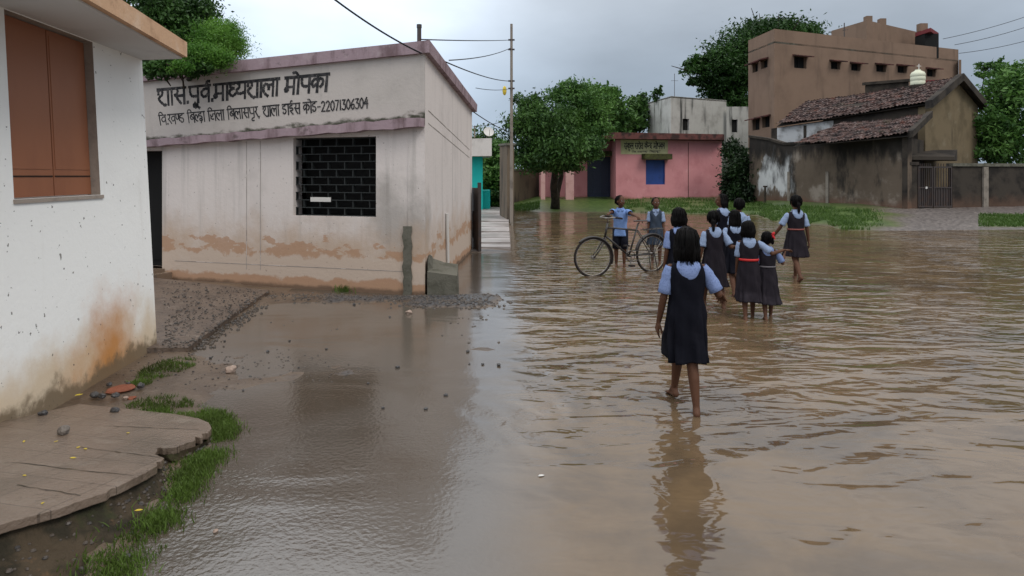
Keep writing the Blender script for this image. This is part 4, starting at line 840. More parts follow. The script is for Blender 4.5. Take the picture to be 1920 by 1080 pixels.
tree('background_tree', 'light green tree crown rising behind the pink porch roof', 'tree', V(4.6, 46, .3), [B(1130, 205, 45, 40, 45, 35), B(1160, 230, 45, 30, 30, 25), B(1105, 185, 46, 30, 25, 25), B(1135, 180, 46, 24, 16, 25)], 8000, .17, LM['light'], .2, P(1130, 230, 45.5), 22)
tree('background_tree', 'dark tree crown just left of the weathered white building', 'tree', V(9.2, 50, .3), [B(1192, 215, 48, 22, 35, 22), B(1185, 235, 47, 24, 24, 20), B(1200, 195, 49, 16, 18, 16)], 6000, .17, LM['mid'], .2, P(1190, 230, 48.5), 23)
tree('huge_tree', 'huge dark tree towering behind the tan two storey building', 'tree', V(20, 56, .3), [B(1420, 110, 54, 90, 70, 70), B(1350, 130, 53, 55, 45, 50), B(1470, 75, 55, 75, 36, 60), B(1310, 125, 53, 30, 20, 30), B(1380, 175, 53, 45, 55, 45), B(1400, 235, 52, 35, 50, 35), B(1510, 60, 56, 28, 16, 28), B(1340, 165, 53, 30, 22, 30), B(1440, 55, 56, 50, 16, 40), B(1300, 155, 54, 16, 10, 15), B(1350, 200, 54, 30, 22, 30)], 52000, .15, LM['dark'], .5, P(1410, 180, 54), 24, spr=.14)
tree('shrub', 'dense dark shrub between the pink building and the stained compound wall', 'shrub', V(12.3, 35.5, .35), [B(1385, 330, 34, 30, 45, 25), B(1375, 285, 35, 20, 26, 20), B(1392, 360, 33.6, 26, 22, 20), B(1365, 350, 34, 14, 34, 15), B(1395, 300, 35, 14, 26, 15)], 9000, .10, LM['deep'], .08, P(1384, 330, 34.4), 25)
tree('roadside_tree', 'bushy green tree behind the compound wall at the right edge', 'tree', V(24.5, 32, .4), [B(1880, 190, 31, 40, 55, 40), B(1858, 240, 30.5, 32, 40, 30), B(1900, 260, 31, 40, 50, 40), B(1860, 285, 30.5, 30, 24, 30), B(1905, 150, 31.5, 36, 32, 36), B(1846, 262, 31, 14, 40, 16)], 13000, .12, LM['light'], .15, P(1880, 240, 31), 26)
tree('thin_tree', 'sparse thin branched tree top just above the gable', 'tree', V(25.5, 36, .4), [B(1850, 122, 35, 18, 8, 18), B(1865, 135, 35, 24, 12, 22), B(1838, 140, 35, 14, 5, 14), B(1880, 122, 35, 12, 14, 14)], 900, .10, LM['light'], .09, P(1870, 160, 35), 27)
for (px, d, lb, sd2) in ((1700, 62, 'far tree crown half hidden behind the tiled house', 31), (905, 62, 'far dark tree beyond the end of the lane', 32), (1990, 45, 'dark tree just past the right edge of the road', 33)):
    tree('distant_tree', lb, 'tree', V((px - CX) / F * d, d, .3), [B(px, 290, d, 50, 46, 40), B(px + 36, 310, d, 34, 30, 30), B(px - 36, 310, d, 34, 30, 30)], 6000, .22, LM['mid'], .25, P(px, 300, d), sd2)
# weathered white building
M['weather'] = mat('weathered white render', (.40, .39, .36), .9, [dict(c=(.22, .21, .19), scale=.8, lo=.42, hi=.7, amt=.8), dict(c=(.035, .036, .034), scale=1.3, stretch=(1.6, 1.6, .22), detail=9, z=(4.4, 8.3), nk=-1.0, lo=-.75, hi=-.35, amt=.0), dict(c=(.03, .032, .03), scale=1.1, stretch=(1.8, 1.8, .2), detail=9, lo=.5, hi=.68, amt=.92)], bump=.3)
M['weather_pale'] = mat('paler weathered render', (.50, .50, .47), .9, [dict(c=(.30, .29, .27), scale=.8, lo=.42, hi=.7, amt=.8), dict(c=(.06, .065, .05), scale=1.3, stretch=(1.6, 1.6, .22), lo=.55, hi=.72, amt=.9)], bump=.3)
wbu = thing('weathered_building', 'white concrete block building streaked with black mould', 'building', V(14, 46, .3))
f1 = Face(P(1258, 0, 44), P(1362, 0, 46.5)); ztp = f1.sz(1258, 180)[1]; hw_ = f1.rect(1280, 223, 1292, 244); mb = MB(); f1.wall(mb, 0, f1.L, -.2, ztp, ztp, [hw_], .2); mb.build('wall', M['weather'], wbu)
f1b = Face(P(1214, 0, 48), P(1258, 0, 44)); mb = MB(); f1b.wall(mb, 0, f1b.L, -.2, ztp, ztp); mb.build('side_wall', M['weather_pale'], wbu)
mb = MB(); a = [f1b.pt(0, 0), f1.pt(0, 0), f1.pt(f1.L, 0), f1.pt(f1.L, 0) + V(-1.5, 6, 0)]; mb.hexa([p + V(0, 0, ztp - .12) for p in a], [p + V(0, 0, ztp - .02) for p in a]); mb.build('roof', M['cement'], wbu)
mb = MB(); f1.bar(mb, hw_[0], hw_[1], hw_[2], hw_[3], -.19, -.15); f1.bar(mb, (hw_[0] + hw_[1]) / 2 - .03, (hw_[0] + hw_[1]) / 2 + .03, hw_[2], hw_[3], -.15, -.1); mb.build('window', M['dark'], wbu)
mb = MB(); c = f1.sz(1256, 178); q = f1.pt(0, ztp) + V(.5, 1, 0); mb.tube([q, q + V(0, 0, 1.7)], .02, 5); mb.tube([q + V(-.25, 0, 1.2), q + V(.25, 0, 1.2)], .012, 5); mb.build('antenna', M['metal'], wbu)
f1c = Face(P(1362, 0, 46.2), P(1406, 0, 46.2)); zc = f1c.sz(1362, 200)[1]; h2 = f1c.rect(1372, 224, 1383, 248); mb = MB(); f1c.wall(mb, 0, f1c.L, -.2, zc, zc, [h2], .2); mb.build('rear_wing', M['weather'], wbu)
mb = MB(); f1c.bar(mb, h2[0], h2[1], h2[2], h2[3], -.19, -.15); mb.build('window', M['dark'], wbu)
tree('roof_weed', 'leafy weed growing on the roof edge of the weathered building', 'plant', P(1233, 178, 46.5), [B(1232, 178, 46.3, 9, 14, 6), B(1240, 170, 46.3, 6, 8, 5)], 700, .1, LM['mid'], .02, P(1233, 172, 46.4), 28)
# tan building
M['tan'] = mat('tan render', (.19, .128, .092), .9, [dict(c=(.14, .094, .068), scale=.5, lo=.42, hi=.7, amt=.8), dict(c=(.085, .06, .045), scale=.8, stretch=(1.6, 1.6, .18), lo=.52, hi=.75, amt=.7), dict(c=(.23, .16, .118), scale=.7, lo=.55, hi=.75, amt=.5)], bump=.15)
M['tanside'] = M['tan']
tn = thing('tan_building', 'tall tan flat roofed building with small dark windows', 'building', V(20, 39, .3))
T0, T1, T2 = P(1403, 0, 39.1), P(1452, 0, 36), P(1797, 0, 41.9)
fa, fb_ = Face(T0, T1), Face(T1, T2); zT = fb_.sz(1452, 54)[1]
mb = MB(); fhole = [fb_.rect(*r) for r in ((1489, 107, 1512, 127), (1558, 116, 1575, 129), (1596, 120, 1613, 132), (1643, 122, 1661, 134), (1683, 124, 1700, 136), (1738, 130, 1754, 143))]
shole = [fa.rect(*r) for r in ((1411, 117, 1421, 137), (1427, 110, 1439, 130), (1411, 222, 1424, 245), (1429, 217, 1443, 240))]
fhz = [(a, b_, round(c_, 2), round(d_, 2)) for a, b_, c_, d_ in fhole]
fb_.wall(mb, 0, fb_.L, -.2, zT, zT, fhole, .25, 0); fa.wall(mb, 0, fa.L, -.2, zT, zT, shole, .25)
e = fb_.pt(fb_.L, 0); bb = V(-1.5, 6, 0); mb.quad(e + V(0, 0, -.2), e + bb + V(0, 0, -.2), e + bb + V(0, 0, zT), e + V(0, 0, zT)); mb.build('wall', M['tan'], tn)
mb = MB(); a = [fa.pt(0, 0), fb_.pt(0, 0), e, e + bb]; mb.hexa([p + V(0, 0, zT - .8) for p in a], [p + V(0, 0, zT - .7) for p in a]); mb.build('roof', M['cement'], tn)
for fc, hs in ((fb_, fhole), (fa, shole)):
    for h in hs:
        mb = MB(); fc.bar(mb, h[0], h[1], h[2], h[3], -.24, -.2); u = (h[0] + h[1]) / 2; fc.bar(mb, u - .03, u + .03, h[2], h[3], -.2, -.15); wo = mb.build('window', M['dark'], tn)
        mb = MB(); q = [(h[0] - .12, h[3] + .02), (h[1] + .12, h[3] + .02)]; mb.hexa([fc.pt(q[0][0], q[0][1] - .02, .0), fc.pt(q[1][0], q[1][1] - .02, 0), fc.pt(q[1][0], q[1][1] - .1, .45), fc.pt(q[0][0], q[0][1] - .1, .45)], [fc.pt(q[0][0], q[0][1] + .07, .001), fc.pt(q[1][0], q[1][1] + .07, .001), fc.pt(q[1][0], q[1][1] - .04, .46), fc.pt(q[0][0], q[0][1] - .04, .46)]); mb.build('sunshade', M['maroon'], wo)
# stair head room on the roof
fh = Face(P(1626, 0, 41), P(1722, 0, 43.5)); z0, z1 = zT - .7, fh.sz(1655, 43)[1]; z1b = fh.sz(1720, 60)[1]; mb = MB(); a = [fh.pt(0, 0), fh.pt(fh.L, 0), fh.pt(fh.L, 0) + V(-.8, 3, 0), fh.pt(0, 0) + V(-.8, 3, 0)]; zz = [z1, z1b, z1b, z1]
mb.hexa([p + V(0, 0, z0) for p in a], [p + V(0, 0, z) for p, z in zip(a, zz)]); mb.build('stair_room', M['tan'], tn)
for px in (1629, 1655):
    p = fh.hit(px, 50); mb = MB(); mb.box(V(p.x, p.y + .1, (z1 + .28 + z0) / 2), (.38, .38, z1 + .28 - z0)); mb.build('roof_column', M['tan'], tn)
M['redslab'] = mat('red slab', (.16, .03, .035), .8, [dict(c=(.08, .02, .02), scale=3, lo=.45, hi=.7, amt=.7)])
p = P(1738, 62, 41.5); mb = MB(); q = [P(1716, 66, 42), P(1745, 70, 40.5), P(1760, 63, 42), P(1735, 57, 43.5)]; mb.hexa([V(v.x, v.y, p.z - .12) for v in q], [V(v.x, v.y, p.z + .12) for v in q]); cap_ = mb.build('stair_canopy', M['redslab'], tn)
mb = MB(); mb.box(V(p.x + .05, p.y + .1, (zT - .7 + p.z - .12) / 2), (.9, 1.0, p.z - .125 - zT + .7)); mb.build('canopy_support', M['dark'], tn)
mb = MB(); mb.box(P(1729, 52, 42), (.5, .4, .5)); mb.build('roof_tank', M['tan'], tn)
p = fb_.hit(1583, 70, -.4); mb = MB(); mb.tube([V(p.x, p.y, zT - .7), V(p.x, p.y, zT + .95)], .03, 6); mb.tube([V(p.x - .1, p.y, zT + .5), V(p.x + .22, p.y, zT + .55)], .02, 5); mb.build('antenna', M['metal'], tn)
a = [P(1796, 0, 41.5), P(1801, 0, 41.5), P(1801, 0, 44), P(1796, 0, 44)]; mb = MB(); zq = EYE + (330 - 112) / F * 41.5; mb.hexa([V(v.x + .05, v.y, 0) for v in a], [V(v.x + .05, v.y, zq) for v in a]); mb.build('side_pier', M['tan'], tn)
# ---------------------------------------------------------------- tiled house and its walls
M['tile'] = mat('old clay tiles', (.07, .042, .036), .75, [dict(c=(.022, .018, .018), scale=3, lo=.42, hi=.62, amt=.9), dict(c=(.20, .15, .14), scale=7, lo=.52, hi=.66, amt=.75), dict(c=(.12, .042, .028), scale=1.6, lo=.56, hi=.7, amt=.75), dict(c=(.03, .035, .018), scale=1.3, lo=.58, hi=.72, amt=.6)], bump=.8, bscale=9)
_fc = Face(P(1405, 0, 33.6), P(1702, 0, 25.9)); _w = _fc.hit(1452, 326)
M['darkplaster'] = mat('black stained compound plaster', (.115, .088, .066), .9, [dict(c=(.25, .21, .175), scale=.55, lo=.50, hi=.6, amt=.9, seed=6), dict(c=(.09, .067, .05), scale=.9, lo=.45, hi=.68, amt=.8), dict(c=(.50, .50, .50), scale=1.1, stretch=(1.6, 1.6, .6), detail=9, at=tuple(_w), rad=2.3, nk=1.5, lo=1.22, hi=1.38, amt=.95, seed=3), dict(c=(.018, .016, .015), scale=.9, stretch=(1.2, 1.2, .45), detail=9, lo=.48, hi=.62, amt=.85), dict(c=(.016, .014, .013), scale=1.2, stretch=(1.3, 1.3, .3), detail=9, z=(3.5, 1.7), nk=1.5, lo=1.05, hi=1.45, amt=.92, seed=14), dict(c=(.13, .065, .042), scale=1.5, z=(.3, 1.2), nk=.8, lo=.8, hi=1.3, amt=.6)], bump=.4)
M['gable'] = mat('mossy brown gable plaster', (.15, .115, .07), .9, [dict(c=(.09, .07, .042), scale=1.0, lo=.42, hi=.68, amt=.8), dict(c=(.19, .16, .11), scale=1.4, lo=.55, hi=.74, amt=.7), dict(c=(.045, .038, .026), scale=1.4, stretch=(1.5, 1.5, .3), lo=.55, hi=.75, amt=.7)], bump=.3)
M['blackwall'] = mat('blackened wall', (.045, .037, .03), .9, [dict(c=(.015, .013, .012), scale=1.5, lo=.42, hi=.65, amt=.9), dict(c=(.11, .065, .045), scale=2, z=(.4, 1.6), nk=.7, lo=.8, hi=1.4, amt=.7)], bump=.4)
M['whitebit'] = mat('patch of old white wall', (.46, .46, .46), .9, [dict(c=(.2, .19, .18), scale=1.6, lo=.45, hi=.65, amt=.9)], bump=.3)
th = thing('tiled_house', 'old village house with clay tile roofs and mossy brown gable', 'house', V(17, 30, .4))
def tiled(a, b_, c, d, nu, nv, name, parent, amp=.05, thick=.12):
    """tile surface a-b along the eave, d-c along the ridge: rounded tile columns in stepped courses"""
    a, b_, c, d = map(Vector, (a, b_, c, d)); nrm = (b_ - a).cross(d - a).normalized(); nrm = nrm if nrm.z > 0 else -nrm; cu = nu * 6; cv = nv * 2; vs = []; fs = []; rr = random.Random(5)
    jit = [[rr.uniform(-.03, .03) for _ in range(nu + 1)] for _ in range(nv + 1)]
    for j in range(cv + 1):
        v = (j // 2 + (j % 2) * .96) / nv if j < cv else 1; row = min(j // 2, nv - 1); st = .05 if j % 2 == 0 else 0.0
        for i in range(cu + 1):
            u = i / cu; p = a.lerp(b_, u).lerp(d.lerp(c, u), min(v, 1)); k = abs(math.sin(math.pi * u * nu)); jt = jit[row][min(int(u * nu), nu)]
            sagv = -.10 * math.sin(math.pi * u) + .04 * mnoise.noise(Vector((u * 7, v * 3, 2)))
            vs.append(p + nrm * (amp * k + st * 0 + (.05 if j % 2 == 0 else .0) + jt) + V(0, 0, sagv))
    for j in range(cv):
        for i in range(cu): k = j * (cu + 1) + i; fs.append((k, k + 1, k + cu + 2, k + cu + 1))
    mb = MB(); mb.add(vs, fs); low = [p - nrm * thick for p in (a, b_, c, d)]; hi = [p - nrm * .1 for p in (a, b_, c, d)]; mb.hexa(low, hi, 1); return mb.build(name, [M['tile'], M['blackwall']], parent)
ap = P(1794, 146, 29.5); e1 = P(1741, 191, 27.6); eL = P(1455, 234, 33.0); rL = P(1509, 192, 34.2)
tiled(eL, e1, ap, rL, 46, 9, 'main_roof', th)
e2 = P(1836, 196, 30.8); rb = rL + (e2 - ap) * .9; tiled(e2, rb, rL, ap, 46, 9, 'rear_roof', th)
v0, v1, v2, v3 = P(1486, 271, 28.8), P(1702, 251, 25.6), P(1741, 214, 27.0), P(1576, 232, 30.0)
tiled(v0, v1, v2, v3, 34, 6, 'verandah_roof', th)
# gable wall + walls below eaves
gb = [P(1735, 0, 27.9), P(1834, 0, 30.7)]; fgb = Face(*gb); za = fgb.sz(1794, 152)[1]; u_ = fgb.sz(1794, 152)[0]; pr = [(0, -.2), (fgb.L, -.2), (fgb.L, fgb.sz(1834, 200)[1]), (u_, za), (0, fgb.sz(1737, 200)[1])]
mb = MB(); mb.hexa([fgb.pt(u, z, -.3) for u, z in pr], [fgb.pt(u, z, 0) for u, z in pr]); mb.build('gable_wall', M['gable'], th)
mb = MB()
for p, q in ((e1 - (ap - e1) * .1, ap), (ap, e2 + (e2 - ap) * .05)):
    p = p + V(.05, -.25, .02); q = q + V(.05, -.25, .02); mb.hexa([p + V(0, -.15, -.2), q + V(0, -.15, -.2), q + V(0, .35, -.2), p + V(0, .35, -.2)], [p + V(0, -.15, .14), q + V(0, -.15, .14), q + V(0, .35, .14), p + V(0, .35, .14)])
p, q = v1 + V(.05, -.15, 0), v2 + V(.05, -.1, 0); mb.hexa([p + V(0, -.1, -.15), q + V(0, -.1, -.15), q + V(0, .3, -.15), p + V(0, .3, -.15)], [p + V(0, -.1, .12), q + V(0, -.1, .12), q + V(0, .3, .12), p + V(0, .3, .12)]); mb.build('verge', M['blackwall'], th)
fu = Face(V(eL.x, eL.y + .6, 0), V(e1.x, e1.y + .5, 0)); mb = MB(); zq = lambda px, py: fu.sz(px, py)[1]
c = [(0, 0), (fu.L, 0), (fu.L, e1.z - .15), (0, eL.z - .15)]; mb.hexa([fu.pt(u, z, -.3) for u, z in c], [fu.pt(u, z, 0) for u, z in c]); mb.build('upper_wall', M['blackwall'], th)
mb = MB(); c = [fu.sz(1458, 268), fu.sz(1563, 262), fu.sz(1563, 226), fu.sz(1458, 240)]; mb.hexa([fu.pt(u, z, .004) for u, z in c], [fu.pt(u, z, .05) for u, z in c]); mb.build('white_patch', M['whitebit'], th)
mb = MB(); c = [fu.sz(1508, 266), fu.sz(1513, 266), fu.sz(1513, 235), fu.sz(1508, 235)]; mb.hexa([fu.pt(u, z, .052) for u, z in c], [fu.pt(u, z, .08) for u, z in c]); mb.build('pier', M['blackwall'], th)
mb = MB(); q = [P(1622, 160, 32.2), P(1703, 153, 32.2), P(1704, 153, 33.4), P(1622, 160, 33.4)]; mb.hexa([v + V(0, 0, -.75) for v in q], q); mb.hexa([v + V(-.1 if i in (0, 3) else .1, -.1 if i < 2 else .1, .003) for i, v in enumerate(q)], [v + V(-.1 if i in (0, 3) else .1, -.1 if i < 2 else .1, .14) for i, v in enumerate(q)]); mb.build('roof_wall', M['blackwall'], th)
mb = MB(); q = [P(1733, 152, 30.4), P(1770, 150, 30), P(1770, 150, 30.6), P(1733, 152, 31)]; mb.hexa([v + V(0, 0, -.12) for v in q], [v + V(0, 0, .03) for v in q]); mb.build('ridge_sheet', M['redslab'], th)
# tank
tk = thing('water_tank', 'white plastic water tank on the tiled roof ridge', 'tank', P(1721, 162, 30.6)); c = P(1721, 160, 30.6); mb = MB(); r = .32
prof = [(0, .0), (r * .98, 0), (r, .05), (r, .18), (r * .95, .2), (r, .22), (r, .38), (r * .95, .4), (r, .42), (r, .52), (r * .85, .62), (r * .4, .7), (r * .38, .74), (0, .75)]
n = 20; vs = [c + V(p[0] * math.cos(2 * math.pi * k / n), p[0] * math.sin(2 * math.pi * k / n), p[1]) for p in prof for k in range(n)]; fs = [(j * n + k, j * n + (k + 1) % n, j * n + n + (k + 1) % n, j * n + n + k) for j in range(len(prof) - 1) for k in range(n)]
M['tank'] = mat('weathered white plastic', (.55, .56, .42), .5, [dict(c=(.42, .42, .32), scale=3, lo=.45, hi=.7, amt=.6)]); mb.add(vs, fs); mb.build('tank_body', M['tank'], tk, smooth=True)
mb = MB(); mb.tube([c + V(.05, 0, .7), c + V(.05, 0, 1.02)], .018, 6); mb.tube([c + V(-.05, 0, .92), c + V(.15, 0, .92)], .014, 6); mb.build('vent_pipe', M['pipe'], tk)
mb = MB(); mb.box(c + V(0, 0, -.34), (.8, .8, .66)); mb.build('tank_stand', M['blackwall'], tk)
# compound wall
cwl = thing('compound_wall', 'tall black stained compound wall below the verandah tiles', 'wall', V(14, 29, .3))
fc = Face(P(1405, 0, 33.6), P(1702, 0, 25.9)); fz = lambda px, py: fc.sz(px, py)[1]
prof = [(1405, 258), (1440, 263), (1470, 272), (1530, 270), (1640, 262), (1702, 258)]; mb = MB(); up = [fc.sz(*p) for p in prof]
for i in range(len(prof) - 1):
    (a, za_), (b_, zb_) = up[i], up[i + 1]; c = [(a, -.1), (b_, -.1), (b_, zb_), (a, za_)]; mb.hexa([fc.pt(u, z, -.25) for u, z in c], [fc.pt(u, z, 0) for u, z in c])
mb.build('wall_body', M['darkplaster'], cwl)
mb = MB()
for i in range(len(prof) - 1):
    (a, za_), (b_, zb_) = up[i], up[i + 1]; c = [(a, za_ + .003), (b_, zb_ + .003), (b_, zb_ + .12), (a, za_ + .12)]; mb.hexa([fc.pt(u, z, -.32) for u, z in c], [fc.pt(u, z, .07) for u, z in c])
mb.build('coping', M['blackwall'], cwl)
for px in (1551, 1479): mb = MB(); u, _z = fc.sz(px, 380); fc.bar(mb, u - .05, u + .09, .1, fc.sz(px, 322)[1], .0015, .05); mb.build('buttress', M['post'], cwl)
mb = MB(); e = fc.pt(fc.L, 0); q = [e, e + V(.0, 0, 0), P(1735, 0, 28.5), P(1735, 0, 28.8)]; c1_ = fc.pt(fc.L, 0, -.002); f2 = Face(c1_, P(1737, 0, 28.3)); c = [(0, -.1), (f2.L, -.1), (f2.L, up[-1][1]), (0, up[-1][1])]; mb.hexa([f2.pt(u, z, -.2) for u, z in c], [f2.pt(u, z, 0) for u, z in c]); mb.build('return_wall', M['blackwall'], cwl)
# yard wall and gate on the right
yw = thing('yard_wall', 'low blackened yard wall running right from the dark gate', 'wall', V(20, 27.5, .4))
f3 = Face(P(1786, 0, 26.4), P(1990, 0, 27.6)); zw = f3.sz(1800, 312)[1]; mb = MB(); f3.bar(mb, 0, f3.L, -.1, zw, -.22, 0); mb.build('wall_body', M['blackwall'], yw)
mb = MB(); f3.bar(mb, -.03, f3.L, zw + .003, zw + .13, -.28, .06); mb.build('coping', M['cement'], yw)
mb = MB(); u = f3.sz(1846, 330)[0]; f3.bar(mb, u - .12, u + .12, -.1, zw - .02, .002, .08); mb.build('pier', M['post'], yw)
gt2 = thing('dark_gate', 'dark metal double gate between compound wall and yard wall', 'gate', V(17.5, 26.3, .4))
f4 = Face(P(1704, 0, 26.0), P(1785, 0, 26.35)); zg = f4.sz(1740, 312)[1]; mid_ = f4.L * .55
for a, b_ in ((.42, mid_ - .02), (mid_ + .02, f4.L - .02)):
    mb = MB(); fr2 = ((a, a + .05, .42, zg), (b_ - .05, b_, .42, zg), (a + .0505, b_ - .0505, .42, .48), (a + .0505, b_ - .0505, zg - .06, zg), (a + .0505, b_ - .0505, 1.2, 1.25))
    for q in fr2: f4.bar(mb, *q, -.03, .03)
    k = 7
    for i in range(1, k): u = a + (b_ - a) * i / k; f4.bar(mb, u - .012, u + .012, .4805, zg + .12, -.012, .012)
    f4.bar(mb, a + .051, b_ - .051, .481, 1.199, -.02, -.013); mb.build('gate_leaf', M['metal'], gt2)
mb = MB(); f4.bar(mb, 0, .4, -.1, zg + .05, -.3, .0); f4.bar(mb, -.03, .43, zg + .053, zg + .18, -.35, .05); mb.build('gate_pier', M['blackwall'], gt2)
mb = MB(); p = f4.hit(1737, 352, .03); mb.box(p, (.07, .02, .09)); mb.build('gate_latch', M['pipe'], gt2)
mb = MB(); q = [P(1704, 0, 26.1), P(1790, 0, 26.5), P(1795, 0, 28.0), P(1715, 0, 28.6)]; zc = EYE + (330 - 300) / F * 26.5; mb.hexa([V(v.x, v.y, zc) for v in q], [V(v.x, v.y, zc + .14 + (.35 if i > 1 else 0)) for i, v in enumerate(q)]); mb.build('gate_canopy', M['blackwall'], gt2)
pw = thing('wooden_post', 'short dark wooden post in the grass before the compound wall', 'post', V(12.3, 31.5, .2)); p = P(1434, 382, 31.6); mb = MB(); mb.tube([V(p.x, p.y, 0), V(p.x + .02, p.y, 1.15)], [.07, .05], 8); mb.build('post_shaft', M['bark'], pw); mb = MB(); mb.box(V(p.x + .02, p.y, 1.18), (.16, .16, .08)); mb.build('post_cap', M['bark'], pw)
# wires upper right
for i, (a, b_, lb) in enumerate((((1768, 73), (1960, 18), 'highest thin wire leaving the red roof canopy to the right'), ((1790, 84), (1960, 38), 'middle thin wire from the tan roof to the right edge'), ((1798, 100), (1960, 66), 'lowest thin wire from the tan building corner to the right edge'))): wire(P(*a, 42), P(*b_, 44), .15, .018, lb)
# ---------------------------------------------------------------- people
M['skin'] = mat('brown skin', (.088, .040, .023), .6, [dict(c=(.075, .034, .02), scale=8, lo=.45, hi=.7, amt=.6)])
M['hair'] = mat('black hair', (.0035, .003, .003), .6, [dict(c=(.010, .009, .009), scale=26, stretch=(1, 1, .06), lo=.52, hi=.72, amt=.8)], spec=.09)
def cloth(name, c, c2, **k): return mat(name, c, .95, [dict(c=c2, scale=4, stretch=(1.6, 1.6, .35), lo=.42, hi=.7, amt=.8)], bump=.2, bscale=30, spec=.06, **k)
M['navy_cloth'] = cloth('navy pinafore cloth', (.0065, .0068, .0105), (.014, .014, .019)); M['plum_cloth'] = cloth('dark plum pinafore cloth', (.016, .0135, .017), (.032, .027, .033)); M['grey_cloth'] = cloth('grey blue pinafore cloth', (.03, .042, .062), (.05, .062, .082)); M['short_cloth'] = cloth('dark shorts cloth', (.012, .013, .02), (.02, .02, .03))
def check(name, c, c2, s):
    m = cloth(name, c, c2); t = m.node_tree; L = t.links.new; b = t.nodes['Principled BSDF']; cur = b.inputs['Base Color'].links[0].from_socket
    tcn = t.nodes.new('ShaderNodeTexCoord'); ch = t.nodes.new('ShaderNodeTexVoronoi'); ch.inputs['Scale'].default_value = s; L(tcn.outputs['Object'], ch.inputs[0])
    q = t.nodes.new('ShaderNodeMapRange'); L(ch.outputs['Distance'], q.inputs[0]); q.inputs[1].default_value = .2; q.inputs[2].default_value = .5; q.inputs[4].default_value = .6
    mx = t.nodes.new('ShaderNodeMix'); mx.data_type = 'RGBA'; L(q.outputs[0], mx.inputs[0]); L(cur, mx.inputs[6]); mx.inputs[7].default_value = (c[0] * 1.6, c[1] * 1.55, c[2] * 1.45, 1); L(mx.outputs[2], b.inputs['Base Color']); return m
M['shirt_blue'] = check('small checked blue shirt cloth', (.13, .175, .32), (.095, .13, .25), 75); M['shirt_pale'] = check('pale blue shirt cloth', (.17, .22, .33), (.13, .17, .26), 75); M['shirt_boy'] = check('light blue boy shirt cloth', (.13, .21, .42), (.09, .15, .31), 60)
M['red'] = mat('red ribbon', (.42, .02, .025), .6); M['belt_red'] = mat('bright red belt', (.46, .03, .03), .6); M['belt_dull'] = mat('faded red belt', (.22, .07, .06), .7); M['belt_grey'] = mat('grey belt', (.13, .12, .13), .7); M['eye'] = mat('eye white', (.6, .58, .55), .3); M['pupil'] = mat('dark eye', (.01, .008, .008), .2)

def remesh(mb, name, m, parent, voxel, smooth=4, extra=None):
    me = bpy.data.meshes.new('tmp'); me.from_pydata(mb.v, [], mb.f); o = bpy.data.objects.new('tmp', me); col.objects.link(o)
    r = o.modifiers.new('r', 'REMESH'); r.mode = 'VOXEL'; r.voxel_size = voxel
    s_ = o.modifiers.new('s', 'SMOOTH'); s_.factor = .5; s_.iterations = smooth
    dg = bpy.context.evaluated_depsgraph_get(); n = bpy.data.meshes.new_from_object(o.evaluated_get(dg)); bpy.data.objects.remove(o); bpy.data.meshes.remove(me)
    if extra is not None:
        e = bpy.data.meshes.new('tmp'); e.from_pydata(extra.v, [], extra.f); bm = bmesh.new(); bm.from_mesh(n); bm.from_mesh(e); bm.to_mesh(n); bm.free(); bpy.data.meshes.remove(e)
    n.name = name; n.materials.clear(); n.materials.append(m); n.polygons.foreach_set('use_smooth', [True] * len(n.polygons)); return link(name, n, parent, False)
def ik(S, T, l1, l2, hint):
    d = T - S; L = d.length
    if L > (l1 + l2) * .995: T = S + d * ((l1 + l2) * .995 / L); d = T - S; L = d.length
    a = (l1 * l1 - l2 * l2 + L * L) / (2 * L); h = math.sqrt(max(0, l1 * l1 - a * a)); u = d / L; hv = Vector(hint); hv = (hv - u * hv.dot(u)).normalized(); return S + u * a + hv * h, T
def hand(mb, wrist, dirv, side, palmn, curl=.5, k=1.0):
    """palm, four fingers of different lengths with bent knuckles, and a thumb from the side of the palm"""
    d = Vector(dirv).normalized(); pn_ = Vector(palmn); pn_ = (pn_ - d * pn_.dot(d)).normalized(); ac = d.cross(pn_).normalized() * side
    pl = .075 * k
    for t_ in (-.018, -.006, .006, .018): mb.cap(wrist + ac * t_ * .6 * k, wrist + d * pl * .92 + ac * t_ * 1.15 * k, .0125 * k, .0112 * k, 8)
    for i, (off, ln) in enumerate(((-.025, .052), (-.0085, .060), (.0085, .056), (.024, .044))):
        a = wrist + d * pl * .95 + ac * off * k; c1_ = curl * (.6 + .15 * i); d1 = (d * math.cos(c1_) + pn_ * math.sin(c1_)).normalized(); c2_ = c1_ * 2.1; d2 = (d * math.cos(c2_) + pn_ * math.sin(c2_)).normalized()
        b_ = a + d1 * ln * .55 * k + ac * off * .1; mb.cap(a, b_, .0088 * k, .0080 * k, 8); mb.cap(b_, b_ + d2 * ln * .5 * k, .0080 * k, .0066 * k, 8)
    th0 = wrist + d * pl * .25 - ac * .024 * k; td = (d * .75 - ac * .55 + pn_ * .35).normalized(); mb.cap(th0, th0 + td * .038 * k, .0115 * k, .009 * k, 8); mb.cap(th0 + td * .038 * k, th0 + td * .036 * k + (td + d * .5).normalized() * .028 * k, .009 * k, .0075 * k, 8)
SHL = (.120, 0, 1.086)
